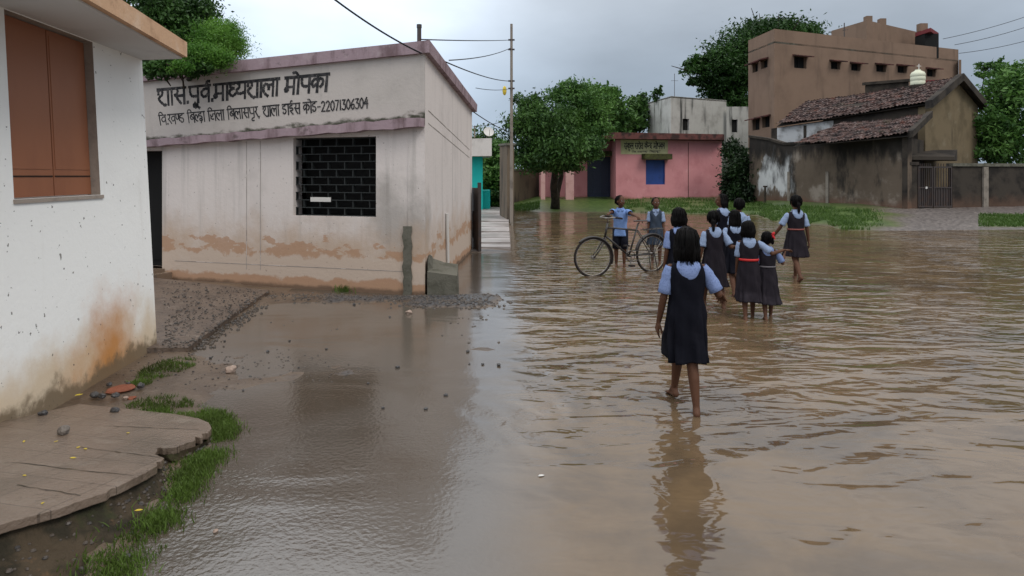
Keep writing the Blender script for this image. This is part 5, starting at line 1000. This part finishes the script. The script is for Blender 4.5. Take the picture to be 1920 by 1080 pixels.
def person(px, pf, ptop, rot, label, legs, arms, dress='pinafore', cm='navy_cloth', sm='shirt_blue', hair='bob', face=False, belt=None, hem=.43, group='children wading through the flooded ground', voxel=.0075, lean=0.0, headturn=0.0, hemw=1.0, seed=1, zf=-.035, collar=True, girth=1.0, neckdip=0):
    """one child, built at 1.40 m facing +Y and scaled to the height the photo gives; rot turns it about Z"""
    d = (EYE - zf) * F / (pf - HZ); x = (px - CX) / F * d; H = EYE - (ptop - HZ) * d / F - zf; k = H / 1.40; rr = random.Random(seed)
    root = thing('person', label, 'person', V(x, d, zf), rot, group); root.scale = (k, k, k)
    inv = (Matrix.Translation(V(x, d, zf)) @ Matrix.Rotation(rot, 4, 'Z') @ Matrix.Scale(k, 4)).inverted()
    def up(p, t0=.72):   # upper body lean (about the hips, towards +Y)
        p = Vector(p); 
        if p.z > t0: p = V(p.x, p.y + math.sin(lean) * (p.z - t0), t0 + (p.z - t0) * math.cos(lean))
        return p
    mb = MB(); low = 9
    feet = []
    for side, (tp, kb, fp, out) in zip((-1, 1), legs):
        hip = V(side * .066, 0, .74); kn = hip + V(side * out, math.sin(tp) * .355, -math.cos(tp) * .355); an = kn + V(-side * out * .4, math.sin(tp - kb) * .315, -math.cos(tp - kb) * .315); feet.append((side, hip, kn, an, fp))
        low = min(low, an.z + min(-.062, -.125 * math.sin(fp) if fp > 0 else -.062 + .0))
    drop = -low
    for side, hip, kn, an, fp in feet:
        z = V(0, 0, drop); hip, kn, an = hip + z, kn + z, an + z
        mb.cap(hip, kn, .068, .045, 12); mb.cap(kn, kn.lerp(an, .35) + V(0, -.008, 0), .043, .041, 12); mb.cap(kn.lerp(an, .35) + V(0, -.008, 0), an, .041, .0245, 12)
        f = V(side * .14, math.cos(fp), -math.sin(fp)).normalized(); u = V(0, math.sin(fp), math.cos(fp))
        heel = an - u * .040 - f * .028; ball = an - u * .048 + f * .095; mb.cap(heel, an, .026, .026, 10); mb.cap(heel, ball, .025, .020, 10); mb.cap(an + f * .01, ball, .027, .019, 10)
        lat = f.cross(u).normalized()
        for i, (o_, l_) in enumerate(((-.024, .036), (-.010, .036), (.002, .032), (.013, .028), (.023, .022))):
            q = ball + lat * o_ * -side * (1) - u * .004; mb.cap(q, q + f * l_, .011 if i else .013, .0085, 6)
    z = V(0, 0, drop); Z0 = .74 + drop
    # torso, neck, head
    tor = [(0, 0, .74, .105, .08), (0, 0, .86, .098, .075), (0, 0, .98, .110, .078), (0, 0, 1.06, .118, .075), (0, -.004, 1.115, .085, .055)]
    for i in range(len(tor) - 1):
        a, b_ = tor[i], tor[i + 1]
        for t_ in (0, .33, .66, 1): q = [a[j] + (b_[j] - a[j]) * t_ for j in range(5)]; mb.ell(up(V(q[0], q[1], q[2]) + z), (q[3], q[4], .06), None, 14, 8)
    for s_ in (-1, 1): mb.cap(up(V(s_ * .03, -.005, 1.105) + z), up(V(s_ * .115, 0, 1.084) + z), .036, .031, 10)
    nb = up(V(0, -.005, 1.10) + z); hc = up(V(0, .012, 1.285) + z); mb.cap(nb, hc + V(0, -.012, -.06), .043, .036, 12)
    hr = Matrix.Rotation(headturn, 3, 'Z'); hp = lambda *a: hc + hr @ V(*a)
    mb.ell(hp(0, -.006, .022), (.071, .086, .088), hr, 20, 14); mb.ell(hp(0, .020, -.035), (.055, .058, .070), hr, 18, 12); mb.ell(hp(0, .042, -.078), (.026, .026, .022), hr, 12, 8)
    mb.cap(hp(0, .080, .005), hp(0, .092, -.028), .008, .012, 8); mb.ell(hp(0, .072, -.060), (.022, .012, .007), hr, 10, 6); mb.ell(hp(0, .070, -.069), (.018, .012, .006), hr, 10, 6)
    for s_ in (-1, 1):
        mb.ell(hp(s_ * .072, -.004, -.012), (.009, .017, .027), hr, 8, 8); mb.ell(hp(s_ * .040, .058, -.030), (.020, .018, .018), hr, 8, 6); mb.ell(hp(s_ * .030, .074, .022), (.022, .010, .008), hr, 8, 6)
    # arms
    elbows = []
    for side, ar in zip((-1, 1), arms):
        S = up(V(side * SHL[0], 0, SHL[2]) + z)
        if ar.get('world'): T = inv @ P(*ar['world'])
        else: T = S + V(*ar['rel'])
        E, T = ik(S, T, .225, .205, ar.get('hint', (side * .3, -1, -.2)))
        mb.cap(S, E, .033, .027, 12); mb.cap(E, E.lerp(T, .4), .029, .027, 12); mb.cap(E.lerp(T, .4), T, .027, .019, 12)
        fd = (T - E).normalized(); hd = Vector(ar['dir']) if 'dir' in ar else fd
        hand(mb, T, hd, side * ar.get('thumb', 1), ar.get('palm', (-side, .2, 0)), ar.get('curl', .5)); elbows.append((S, E, T))
    remesh(mb, 'body', M['skin'], root, voxel, 3)
    # shirt: torso shell, collar and loose half sleeves
    def shell(mb, rings, rim=None, n=48, rows=26, fold=0, nf=9, off=0, z0=None, close=False, jag=0, sway=None):
        zs_ = [r[2] for r in rings]; ph = rr.uniform(0, 6); o = len(mb.v); 
        for j in range(rows + 1):
            for i in range(n):
                th_ = 2 * math.pi * i / n; zt_ = rings[-1][2] if rim is None else rim(th_); zb_ = rings[0][2]; zz = zb_ + (zt_ - zb_) * j / rows
                g = lambda c: float(np.interp(zz, zs_, [r[c] for r in rings])); rx, ry = g(3) + off, g(4) + off; low_ = max(0, min(1, (Z0 + .14 - zz) / (Z0 + .14 - zb_))) if zb_ < Z0 else 0
                f = fold * low_ * (math.sin(nf * th_ + ph + 1.2 * math.sin(2 * th_)) + .5 * math.sin(nf * 1.7 * th_ + ph * 2 + zz * 6)) + .003 * math.sin(5 * th_ + zz * 30 + ph)
                ex_ = 1 - .38 * low_; sg = lambda v: math.copysign(abs(v) ** ex_, v); p = V(g(0) + (rx + f) * sg(math.cos(th_)), g(1) + (ry + f) * sg(math.sin(th_)), zz + (jag * math.sin(3 * th_ + ph) if j == 0 else 0))
                if sway and low_ > 0: p += V(*sway) * low_ * low_
                mb.v.append(tuple(up(p)))
        for j in range(rows):
            for i in range(n): a = o + j * n + i; b_ = o + j * n + (i + 1) % n; mb.f.append((a, b_, b_ + n, a + n)); mb.m.append(0)
    tr = [(0, -.002, .86, .112, .088), (0, -.002, .98, .122, .090), (0, -.003, 1.05, .130, .086), (0, -.004, 1.095, .122, .074), (0, -.006, 1.125, .085, .060), (0, -.006, 1.145, .058, .053)]; tr = [(a, b_, c + drop, dx * girth, dy * girth) for a, b_, c, dx, dy in tr]
    mb = MB()
    if dress == 'boy':
        tr2 = [(0, 0, .62 + drop, .118, .095), (0, 0, .74 + drop, .116, .093)] + tr; shell(mb, tr2, None, 40, 26, .006, 6, .004)
    else: shell(mb, tr, None, 40, 14, 0, 5, 0)
    # collar folded over the back and shoulders
    if collar:
        for zc, ro in ((1.148, 0), (1.160, .0)): pass
        o = len(mb.v); nu, nv = 24, 12
        for j in range(nv + 1):
            for i in range(nu + 1):
                u = -1 + 2 * i / nu; v = j / nv; dp = (.125 + neckdip) * (1 - abs(u) ** 2.6 * .62) * (1 if not face else .6); zz = 1.150 + drop - v * dp; thb = -math.pi / 2 + u * (1.05 - .42 * v)
                g = lambda c: float(np.interp(zz, [r[2] for r in tr], [r[c] for r in tr])); ex = .006 + .010 * math.sin(math.pi * min(v * 1.1, 1)) + .006
                mb.v.append(tuple(up(V((g(3) + ex) * math.cos(thb), g(1) + (g(4) + ex) * math.sin(thb) * (1), zz + .012 * (1 - v)))))
        for j in range(nv):
            for i in range(nu): a = o + j * (nu + 1) + i; mb.f.append((a, a + 1, a + nu + 2, a + nu + 1)); mb.m.append(0)
        mb.tube([up(V(.056 * math.cos(q), -.006 + .050 * math.sin(q), 1.150 + drop + .006 * math.sin(q * 1) * -1)) for q in [2 * math.pi * i / 24 for i in range(24)]], .011, 6, closed=True)
        if face or dress == 'boy':
            for s_ in (-1, 1): mb.hexa([up(V(s_ * a, b_, c + drop)) for a, b_, c in ((.012, .058, 1.135), (.055, .050, 1.142), (.060, .070, 1.105), (.024, .082, 1.085))], [up(V(s_ * a, b_ + .006, c + drop)) for a, b_, c in ((.012, .058, 1.135), (.055, .050, 1.142), (.060, .070, 1.105), (.024, .082, 1.085))])
    for (S, E, T), side in zip(elbows, (-1, 1)):
        ax_ = (E - S).normalized(); L_ = .86 if dress != 'boy' else .62; pts = []; rad = []
        for i in range(9): t_ = i / 8; pts.append(S - ax_ * .014 + ax_ * (.225 * L_ + .014) * t_ + V(0, 0, .008 * math.sin(t_ * 3))); rad.append((.041 + .010 * t_ + .003 * math.sin(i * 2.1 + seed)) * (1 if i else .8))
        o = len(mb.v); mb.tube(pts, rad, 16, caps=False); mb.tube([pts[-1] - ax_ * .001, pts[-1] - ax_ * .04], [rad[-1] - .001, rad[-1] - .012], 16, caps=False)
    so = mb.build('shirt', M[sm], root, True, False)
    sl = so.modifiers.new('cloth', 'SOLIDIFY'); sl.thickness = .003; sl.offset = 1
    hz_ = hem + drop
    if dress == 'boy':
        mb = MB()
        for side, hip, kn, an, fp in feet:
            a = hip + z; b_ = (kn + z).lerp(a, -.02); mb.tube([a + V(0, 0, .02), a.lerp(b_, .5), a.lerp(b_, 1.0)], [.082, .078, .074], 18); 
        mb.ell(V(0, 0, .74 + drop), (.118, .094, .085), None, 20, 12); mb.build('shorts', M['short_cloth'], root, True, False)
    else:
        w_ = hemw
        rg = [(0, 0, hz_, .172 * w_, .135 * w_), (0, 0, hz_ + .12, .160 * (.5 + .5 * w_), .125 * (.5 + .5 * w_)), (0, 0, .74 + drop, .140, .112), (0, -.001, .86 + drop, .122 * girth if not belt else .116 * girth, .098 if not belt else .092)] + [(a, b_, c, dx + .009, dy + .009) for a, b_, c, dx, dy in tr[1:]]
        fr_z = 1.01 if face else 1.06
        lp = [((hip + z).lerp(kn + z, t_ / 6), .062 - .012 * t_ / 6) for side, hip, kn, an, fp in feet for t_ in range(7)] + [((kn + z).lerp(an + z, t_ / 6), .05) for side, hip, kn, an, fp in feet for t_ in range(7)]
        for i_ in range(3):
            r_ = rg[i_]; near = [(p.y + s_ * r) / .74 for p, r in lp for s_ in (-1, 1) if r_[2] - .06 < p.z < r_[2] + .12]
            y0 = min(near + [-r_[4]]); y1 = max(near + [r_[4]]); rg[i_] = (r_[0], (y0 + y1) / 2, r_[2], r_[3], (y1 - y0) / 2)
        def rim(th_):   # V front, shallow curved back, straps over the shoulders
            s_ = math.sin(th_); c_ = abs(math.cos(th_)); top_ = 1.128 + drop
            if s_ > 0: return top_ - (1.128 - fr_z) * max(0, 1 - c_ / .62) ** .8
            return top_ - .045 * max(0, 1 - c_ / .6)
        mb = MB(); sway = (0, .02 * (1 if legs[1][0] > legs[0][0] else -1), 0)
        shell(mb, rg, rim, 72, 40, .015 if belt else .022, 13 if belt else 9, 0, jag=.006)
        do = mb.build('pinafore', M[cm], root, True, False); q = do.modifiers.new('cloth', 'SOLIDIFY'); q.thickness = .004; q.offset = 1
        if belt:
            mb = MB(); o = 0; n_ = 40; zb_ = .845 + drop; hh = .032 if belt == 'belt_red' else .022
            for j in (0, 1):
                for i in range(n_): th_ = 2 * math.pi * i / n_; mb.v.append(tuple(up(V((.116 * girth + .012) * math.cos(th_), (.092 + .012) * math.sin(th_), zb_ + hh * j))))
            for i in range(n_): mb.f.append((i, (i + 1) % n_, n_ + (i + 1) % n_, n_ + i)); mb.m.append(0)
            bo = mb.build('belt', M[belt], root, True, False); q = bo.modifiers.new('cloth', 'SOLIDIFY'); q.thickness = .005; q.offset = 1
    # hair
    mb = MB(); mb.ell(hp(0, -.016, .032), (.075, .085, .083), hr, 20, 14)
    if not face: mb.ell(hp(0, -.030, -.005), (.072, .072, .083), hr, 18, 12)
    else: mb.ell(hp(0, -.036, -.005), (.078, .068, .08), hr, 18, 12)
    if hair in ('bob', 'long', 'longer'):
        bot = {'bob': -.105, 'long': -.155, 'longer': -.205}[hair]
        for i in range(15):
            q = math.pi * (1.0 + (i / 14)) if hair != 'bob' else math.pi * (.93 + 1.14 * i / 14); w2 = .074 if hair == 'bob' else .073
            a = hp(.070 * math.cos(q), -.012 + .066 * math.sin(q), .02); b_ = hp(w2 * math.cos(q) * 1.05, -.024 + .058 * math.sin(q), bot + rr.uniform(-.018, .012)); m_ = a.lerp(b_, .5) + hr @ V(.010 * math.cos(q), .010 * math.sin(q), 0)
            mb.cap(a, m_, .020, .020, 8); mb.cap(m_, b_, .020, .012, 8)
    elif hair == 'tied':
        mb.ell(hp(0, -.092, -.045), (.040, .034, .046), hr, 12, 8)
        pts_ = [hp(0, -.10, -.05), hp(.005, -.108, -.13), hp(0, -.10, -.21)]; mb.cap(pts_[0], pts_[1], .026, .024, 8); mb.cap(pts_[1], pts_[2], .024, .012, 8)
    elif hair == 'plaits':
        for s_ in (-1, 1): mb.ell(hp(s_ * .078, -.03, -.045), (.024, .030, .05), hr, 12, 8)
    st_ = MB(); nst = 150 if voxel < .006 else 70
    for i in range(nst):
        q = rr.uniform(0, 2 * math.pi)
        if face and 0 < q < math.pi: continue
        y_ = rr.uniform(-.07, .05); L_ = {'bob': -.115, 'long': -.165, 'longer': -.21}.get(hair, -.03) + rr.gauss(0, .018); e_ = 1.0 + rr.uniform(.0, .09); fl = rr.gauss(0, .010)
        if hair in ('short', 'tied', 'plaits') and rr.random() < .4: continue
        pts_ = [hp(.012 * math.cos(q), y_, .118 - abs(y_) * .25), hp(.060 * e_ * math.cos(q), -.016 + .07 * e_ * math.sin(q), .088), hp(.081 * e_ * math.cos(q), -.022 + .086 * e_ * math.sin(q), .03), hp(.079 * e_ * math.cos(q) + fl * .4, -.026 + .078 * e_ * math.sin(q), -.045)]
        if L_ < -.06: pts_.append(hp(.078 * e_ * math.cos(q) + fl, -.028 + .068 * e_ * math.sin(q) - abs(fl), L_))
        if math.sin(q) > .35: continue
        st_.tube(pts_, [.002, .0042, .0046, .004, .0012][:len(pts_)], 5)
    ho = remesh(mb, 'hair', M['hair'], root, .006, 3, st_)
    for v in ho.data.vertices:
        q = v.co - hc; a_ = math.atan2(q.y, q.x); v.co += Vector((q.x, q.y, 0)).normalized() * (.0028 * math.sin(a_ * 37 + 3 * math.sin(v.co.z * 20)) + .002 * math.sin(a_ * 71 + 1))
        if not face and abs(q.x) < .006 and q.z > -.03: v.co -= q.normalized() * .004
    if hair == 'plaits':
        mb = MB()
        for s_, px_ in ((1, .075),):
            c = hp(px_, -.045, .055); 
            for a_ in (-.9, .9): mb.ell(c + V(.026 * math.cos(a_) - .01, -.012, .030 * math.sin(a_)), (.036, .016, .022), Matrix.Rotation(-a_, 3, 'Y'), 12, 8)
            mb.ell(c, (.016, .018, .016), None, 10, 6); mb.cap(c, c + V(.03, -.03, -.06), .012, .007, 8)
        remesh(mb, 'hair_ribbon', M['red'], root, .005, 1)
    if face:
        for s_ in (-1, 1):
            mb = MB(); mb.ell(hp(s_ * .028, .071, .004), (.0125, .009, .0075), hr, 10, 8); mb.ell(hp(s_ * .028, .0775, .004), (.006, .004, .006), hr, 8, 6, 1); mb.build('eye', [M['eye'], M['pupil']], root, True, False)
            mb = MB(); mb.cap(hp(s_ * .016, .081, .024), hp(s_ * .042, .074, .025), .0028, .002, 6); mb.build('eyebrow', M['hair'], root, True, False)
    return root
st = R(20)
hang = lambda s, f=.04, o=.05: dict(rel=(s * o, f, -.425), palm=(-s, .1, 0), curl=.45, hint=(s * .2, -1, 0))
walkR = ((R(22), R(14), R(4), 0), (R(-12), R(10), R(8), .0))      # left leg leading, right foot trailing
walkL = ((R(-12), R(18), R(20), 0), (R(20), R(12), R(2), 0))
stand = ((R(2), R(3), 0, .01), (R(-2), R(2), 0, .01))
person(1287, 769, 419, R(-3), 'nearest girl, seen from behind in a long navy pinafore and blue checked shirt, walking alone', ((R(26), R(14), R(6), -.035), (R(-8), R(6), R(4), -.035)),
       (dict(rel=(-.075, .06, -.415), palm=(1, .2, 0), curl=.4, hint=(-.3, -1, 0)), dict(rel=(.175, .185, -.215), palm=(-.5, 0, -1), dir=(.45, .8, -.55), curl=.9, hint=(.12, -1, -.6))), hair='long', voxel=.0052, seed=2, zf=-.014, hem=.40, hemw=.80, neckdip=.01)
person(1273, 600, 387, R(0), 'girl mostly hidden behind the head of the nearest girl', stand, (hang(-1), hang(1)), hair='bob', seed=3, cm='navy_cloth')
person(1338, 578, 389, R(4), 'girl in a plain beltless dark pinafore holding the arm of the girl on her right', walkR, (hang(-1, .02, .09), dict(rel=(.20, .10, -.20), palm=(0, 0, -1), curl=.7, hint=(.4, -.6, -1))), cm='plum_cloth', sm='shirt_pale', hair='tied', headturn=R(-22), seed=4, hem=.36, hemw=1.0)
person(1377, 556, 389, R(-4), 'long haired girl in dark navy pinafore between two taller friends in the group', walkL, (dict(rel=(-.13, .1, -.34), palm=(1, .3, 0), curl=.5), hang(1)), cm='navy_cloth', sm='shirt_pale', hair='longer', headturn=R(12), seed=5, hem=.42)
person(1353, 520, 362, R(20), 'child in dark clothes with head turned aside at the back of the group', stand, (hang(-1), hang(1)), cm='navy_cloth', sm='shirt_pale', hair='bob', headturn=R(60), seed=6)
person(1386, 530, 370, R(-10), 'boy in a pale blue shirt seen from behind at the back of the group', stand, (hang(-1), hang(1)), dress='boy', sm='shirt_pale', hair='short', collar=True, seed=7)
person(1404, 600, 410, R(-12), 'girl with bright red belt putting her arm round a smaller girl', ((R(-10), R(8), R(8), 0), (R(16), R(14), R(4), 0)), (hang(-1, .1, .03), dict(rel=(.34, .09, -.10), palm=(0, -.3, -1), dir=(1, .25, .05), curl=.5, hint=(.2, -.8, -1))), cm='plum_cloth', sm='shirt_pale', hair='bob', belt='belt_red', headturn=R(-28), seed=8, hem=.30, hemw=.98)
person(1438, 600, 431, R(-8), 'smallest girl with a big red ribbon in her hair and one hand raised', ((R(-14), R(6), R(4), .0), (R(14), R(12), R(2), .02)), (hang(-1, .08, .02), dict(rel=(.19, .20, -.085), palm=(-.3, .5, .6), dir=(.35, .5, .75), curl=.5, hint=(.3, -.3, -1))), cm='plum_cloth', sm='shirt_blue', hair='plaits', belt='belt_grey', seed=9, hem=.30, hemw=1.05)
person(1492, 528, 362, R(2), 'girl with faded red belt walking alone ahead of the others on the right', ((R(-14), R(22), R(34), -.01), (R(16), R(8), R(0), -.01)), (dict(rel=(-.19, .12, -.36), palm=(1, .2, 0), curl=.5), dict(rel=(.085, .0, -.42), palm=(-1, .2, 0), curl=.5)), cm='plum_cloth', sm='shirt_pale', hair='tied', belt='belt_dull', seed=10, hem=.43, hemw=.94, group='children wading through the flooded ground')
# ---------------------------------------------------------------- bicycle
M['bike'] = mat('black enamelled steel', (.018, .015, .014), .45, [dict(c=(.05, .028, .018), scale=8, lo=.5, hi=.7, amt=.7)]); M['tyre'] = mat('wet rubber tyre', (.018, .014, .013), .7, [dict(c=(.045, .032, .024), scale=9, lo=.5, hi=.7, amt=.7)]); M['steel'] = mat('dull steel', (.25, .23, .21), .35, [dict(c=(.12, .09, .07), scale=9, lo=.45, hi=.7, amt=.7)], metal=.8); M['saddle'] = mat('brown leather saddle', (.03, .02, .016), .5)
FW = G(1112, 517, 0); FW = V(FW.x, FW.y, .312); RW = G(1222, 508, 0); RW = V(RW.x, RW.y, .312)
bx = (FW - RW); bx.z = 0; WB_ = bx.length; fwd = bx.normalized(); lat = V(-fwd.y, fwd.x, 0); RWR = .345
bike = thing('bicycle', 'black roadster bicycle held upright by the boy in the flood water', 'bicycle', V(RW.x, RW.y, 0))
bp = lambda a, z, o=0: V(RW.x, RW.y, 0) + fwd * a + lat * o + V(0, 0, z)     # a metres ahead of the rear axle, height, sideways
def wheel(c, f, name='wheel'):
    o_ = f.cross(V(0, 0, 1)); ring = lambda r, w_=0, n=48: [c + f * (r * math.cos(2 * math.pi * i / n)) + V(0, 0, r * math.sin(2 * math.pi * i / n)) + o_ * w_ for i in range(n)]
    mb = MB(); mb.tube([c - o_ * .05, c + o_ * .05], .022, 10); mb.tube([c - o_ * .055, c - o_ * .045], .032, 10); mb.tube([c + o_ * .045, c + o_ * .055], .032, 10); wh_ = mb.build(name, M['steel'], bike)
    mb = MB(); mb.tube(ring(RWR - .018), .019, 10, closed=True); mb.build('tyre', M['tyre'], wh_, True)
    mb = MB(); mb.tube(ring(RWR - .04), .009, 6, closed=True); mb.build('rim', M['steel'], wh_, True)
    mb = MB()
    for i in range(32): q = 2 * math.pi * i / 32; s_ = .045 * (1 if i % 2 else -1); q2 = q + (.35 if i % 4 < 2 else -.35); mb.tube([c + f * .028 * math.cos(q2) + V(0, 0, .028 * math.sin(q2)) + o_ * s_, c + f * (RWR - .042) * math.cos(q) + V(0, 0, (RWR - .042) * math.sin(q))], .0014, 4)
    mb.build('spokes', M['steel'], wh_)
    return o_
ff = (fwd + lat * -.0).normalized(); ff = Matrix.Rotation(R(14), 3, 'Z') @ fwd
if abs(ff.y) > abs(fwd.y): ff = Matrix.Rotation(R(-14), 3, 'Z') @ fwd
wheel(FW, ff); wheel(RW, fwd)
BBp = bp(.50, .30); seat_t = bp(.30, .80); seat_l = bp(.32, .74); head_t = bp(WB_ - .30, .86); head_b = bp(WB_ - .24, .68); axf = FW
mb = MB()
for a, b_, r in ((BBp, bp(.30, .86), .016), (seat_l, head_t + V(0, 0, -.05), .015), (BBp, head_b, .017), (head_t + V(0, 0, .03), head_b + V(0, 0, -.04), .020)): mb.tube([a, b_], r, 10)
for s_ in (-1, 1): mb.tube([BBp + lat * s_ * .035, RW + lat * s_ * .06], .010, 8); mb.tube([seat_l + lat * s_ * .02, RW + lat * s_ * .06], .009, 8)
mb.tube([BBp - lat * .05, BBp + lat * .05], .022, 10); mb.build('frame', M['bike'], bike, True)
fo_ = ff.cross(V(0, 0, 1)); mb = MB(); crn = head_b + V(0, 0, -.05)
for s_ in (-1, 1): mb.tube([crn + fo_ * s_ * .05, crn.lerp(axf, .6) + fo_ * s_ * .055 - ff * .015, axf + fo_ * s_ * .06], [.014, .012, .009], 8)
mb.tube([crn - fo_ * .05, crn + fo_ * .05], .016, 8); mb.tube([crn, head_t], .012, 8); mb.build('fork', M['bike'], bike, True)
mb = MB(); st_ = head_t + V(0, 0, .12); mb.tube([head_t, st_, st_ + ff * .05], .012, 8)
for s_ in (-1, 1): mb.tube([st_ + ff * .05, st_ + ff * .07 + fo_ * s_ * .18, st_ + ff * .0 + fo_ * s_ * .25 + V(0, 0, .02), st_ - ff * .14 + fo_ * s_ * .27 + V(0, 0, .0)], .011, 8)
hb = mb.build('handlebar', M['steel'], bike, True)
GRIP = []
for s_ in (-1, 1):
    a = st_ - ff * .04 + fo_ * s_ * .257 + V(0, 0, .016); b_ = st_ - ff * .16 + fo_ * s_ * .272; mb = MB(); mb.tube([a, b_], .017, 8); mb.build('grip', M['tyre'], hb); GRIP.append(a.lerp(b_, .5))
mb = MB(); q0 = bp(.27, .90); 
for t_, w_, h_ in ((-.14, .10, .0), (-.10, .11, .006), (-.04, .085, .0), (.03, .045, .0), (.10, .026, .0), (.14, .018, -.006)): mb.ell(q0 + fwd * t_ + V(0, 0, h_), (.045, w_ if False else .045, .026), None, 10, 6)
mb2 = MB(); prof = ((-.15, .085), (-.11, .105), (-.05, .08), (.02, .042), (.09, .026), (.14, .018)); vs = []
for t_, w_ in prof: vs += [q0 + fwd * t_ + lat * w_ + V(0, 0, -.01), q0 + fwd * t_ + lat * w_ * .6 + V(0, 0, .022), q0 + fwd * t_ - lat * w_ * .6 + V(0, 0, .022), q0 + fwd * t_ - lat * w_ + V(0, 0, -.01)]
fs = [(i * 4 + a, i * 4 + (a + 1) % 4, i * 4 + 4 + (a + 1) % 4, i * 4 + 4 + a) for i in range(len(prof) - 1) for a in range(4)] + [(0, 1, 2, 3), tuple(len(vs) - 4 + i for i in range(4))]
mb2.add(vs, fs)
for s_ in (-1, 1): mb2.tube([q0 - fwd * .12 + lat * s_ * .07 + V(0, 0, -.01), q0 - fwd * .11 + lat * s_ * .07 + V(0, 0, -.055)], .012, 6)
mb2.tube([q0 + V(0, 0, -.01), bp(.30, .84)], .014, 8); sdo = mb2.build('saddle', M['saddle'], bike, True); q = sdo.modifiers.new('sub', 'SUBSURF'); q.levels = 1; q.render_levels = 1
def guard(c, f, a0, a1, name):
    o_ = f.cross(V(0, 0, 1)); mb = MB(); n = 22; r = RWR + .022; vs = []
    for i in range(n + 1):
        a = R(a0 + (a1 - a0) * i / n)
        for w_, dr in ((-.032, -.022), (-.018, 0), (.018, 0), (.032, -.022)): vs.append(c + f * ((r + dr) * math.cos(a)) + V(0, 0, (r + dr) * math.sin(a)) + o_ * w_)
    mb.add(vs, [(i * 4 + k, i * 4 + k + 1, i * 4 + 5 + k, i * 4 + 4 + k) for i in range(n) for k in range(3)]); o = mb.build(name, M['bike'], bike, True); q = o.modifiers.new('t', 'SOLIDIFY'); q.thickness = .003
guard(FW, ff, 45, 200, 'mudguard'); guard(RW, fwd, 10, 200, 'mudguard')
mb = MB(); cs = lat * .055
if cs.y > 0: cs = -cs
n = 14; up_ = [RW + cs + V(0, 0, .045) - fwd * .06, RW + cs + V(0, 0, .055), BBp + cs + V(0, 0, .10), BBp + cs + fwd * .10 + V(0, 0, .06), BBp + cs + fwd * .11, BBp + cs + fwd * .08 + V(0, 0, -.07), BBp + cs + V(0, 0, -.10), RW + cs + V(0, 0, -.045), RW + cs - fwd * .06]
mb.tube(up_[:7], .007, 6); mb.tube(up_[6:] , .007, 6); mb.tube([BBp + cs + fwd * (.085 * math.cos(2 * math.pi * i / 20)) + V(0, 0, .085 * math.sin(2 * math.pi * i / 20)) for i in range(20)], .006, 6, closed=True); mb.build('chain_guard', M['bike'], bike)
for s_, dr in ((1, V(0, 0, -.16)), (-1, V(0, 0, .16))):
    mb = MB(); a = BBp + lat * s_ * .07; e = a + dr + fwd * .03 * s_; mb.tube([a, e], .010, 6); mb.tube([BBp, a], .012, 6); ck = mb.build('crank', M['steel'], bike); mb = MB(); mb.box(e + lat * s_ * .05, (.09, .08, .028), math.atan2(fwd.y, fwd.x)); mb.build('pedal', M['tyre'], ck)
mb = MB()
for s_ in (-1, 1): mb.tube([bp(.22, .74, s_ * .05), bp(-.22, .76, s_ * .07)], .007, 6); mb.tube([bp(-.18, .755, s_ * .07), RW + lat * s_ * .07], .006, 6)
for a_ in (.15, .05, -.05, -.15, -.22): mb.tube([bp(a_, .757, -.07), bp(a_, .757, .07)], .006, 6)
mb.build('carrier', M['bike'], bike)
mb = MB(); mb.tube([RW + lat * .08, RW + lat * .10 - fwd * .06 + V(0, 0, -.33)], .008, 6); mb.tube([RW - lat * .08, RW - lat * .10 - fwd * .06 + V(0, 0, -.33)], .008, 6); mb.tube([RW + lat * .10 - fwd * .06 + V(0, 0, -.33), RW - lat * .10 - fwd * .06 + V(0, 0, -.33)], .008, 6); mb.build('stand', M['bike'], bike)
def topx(p): return (CX + F * p.x / p.y, HZ - F * (p.z - EYE) / p.y, p.y)
gfar_ = min(GRIP, key=lambda g: topx(g)[0] if True else 0); gfar_ = max(GRIP, key=lambda g: g.y); sp_ = q0 + V(0, .03, .06); gp = topx(gfar_ + V(0, .03, .05)); spx = topx(sp_)
person(1163, 503, 364, R(172), 'boy in a light blue shirt standing behind the bicycle with hands on handlebar and saddle', ((R(2), R(3), 0, .01), (R(-2), R(2), 0, .01)),
       (dict(world=spx, palm=(0, 0, -1), dir=(-.6, .6, -.3), curl=.8, hint=(-.8, -.6, -.6)), dict(world=gp, palm=(0, 0, -1), dir=(.5, .6, -.4), curl=1.1, hint=(1, -.5, -.4))), dress='boy', girth=1.06, lean=R(9), sm='shirt_boy', hair='short', face=True, headturn=R(42), seed=12)
person(1230, 497, 369, R(165), 'girl in grey pinafore facing the camera behind the rear wheel of the bicycle', stand, (hang(-1, .06, .04), hang(1, .06, .04)), cm='grey_cloth', sm='shirt_pale', hair='tied', face=True, headturn=R(15), seed=13)
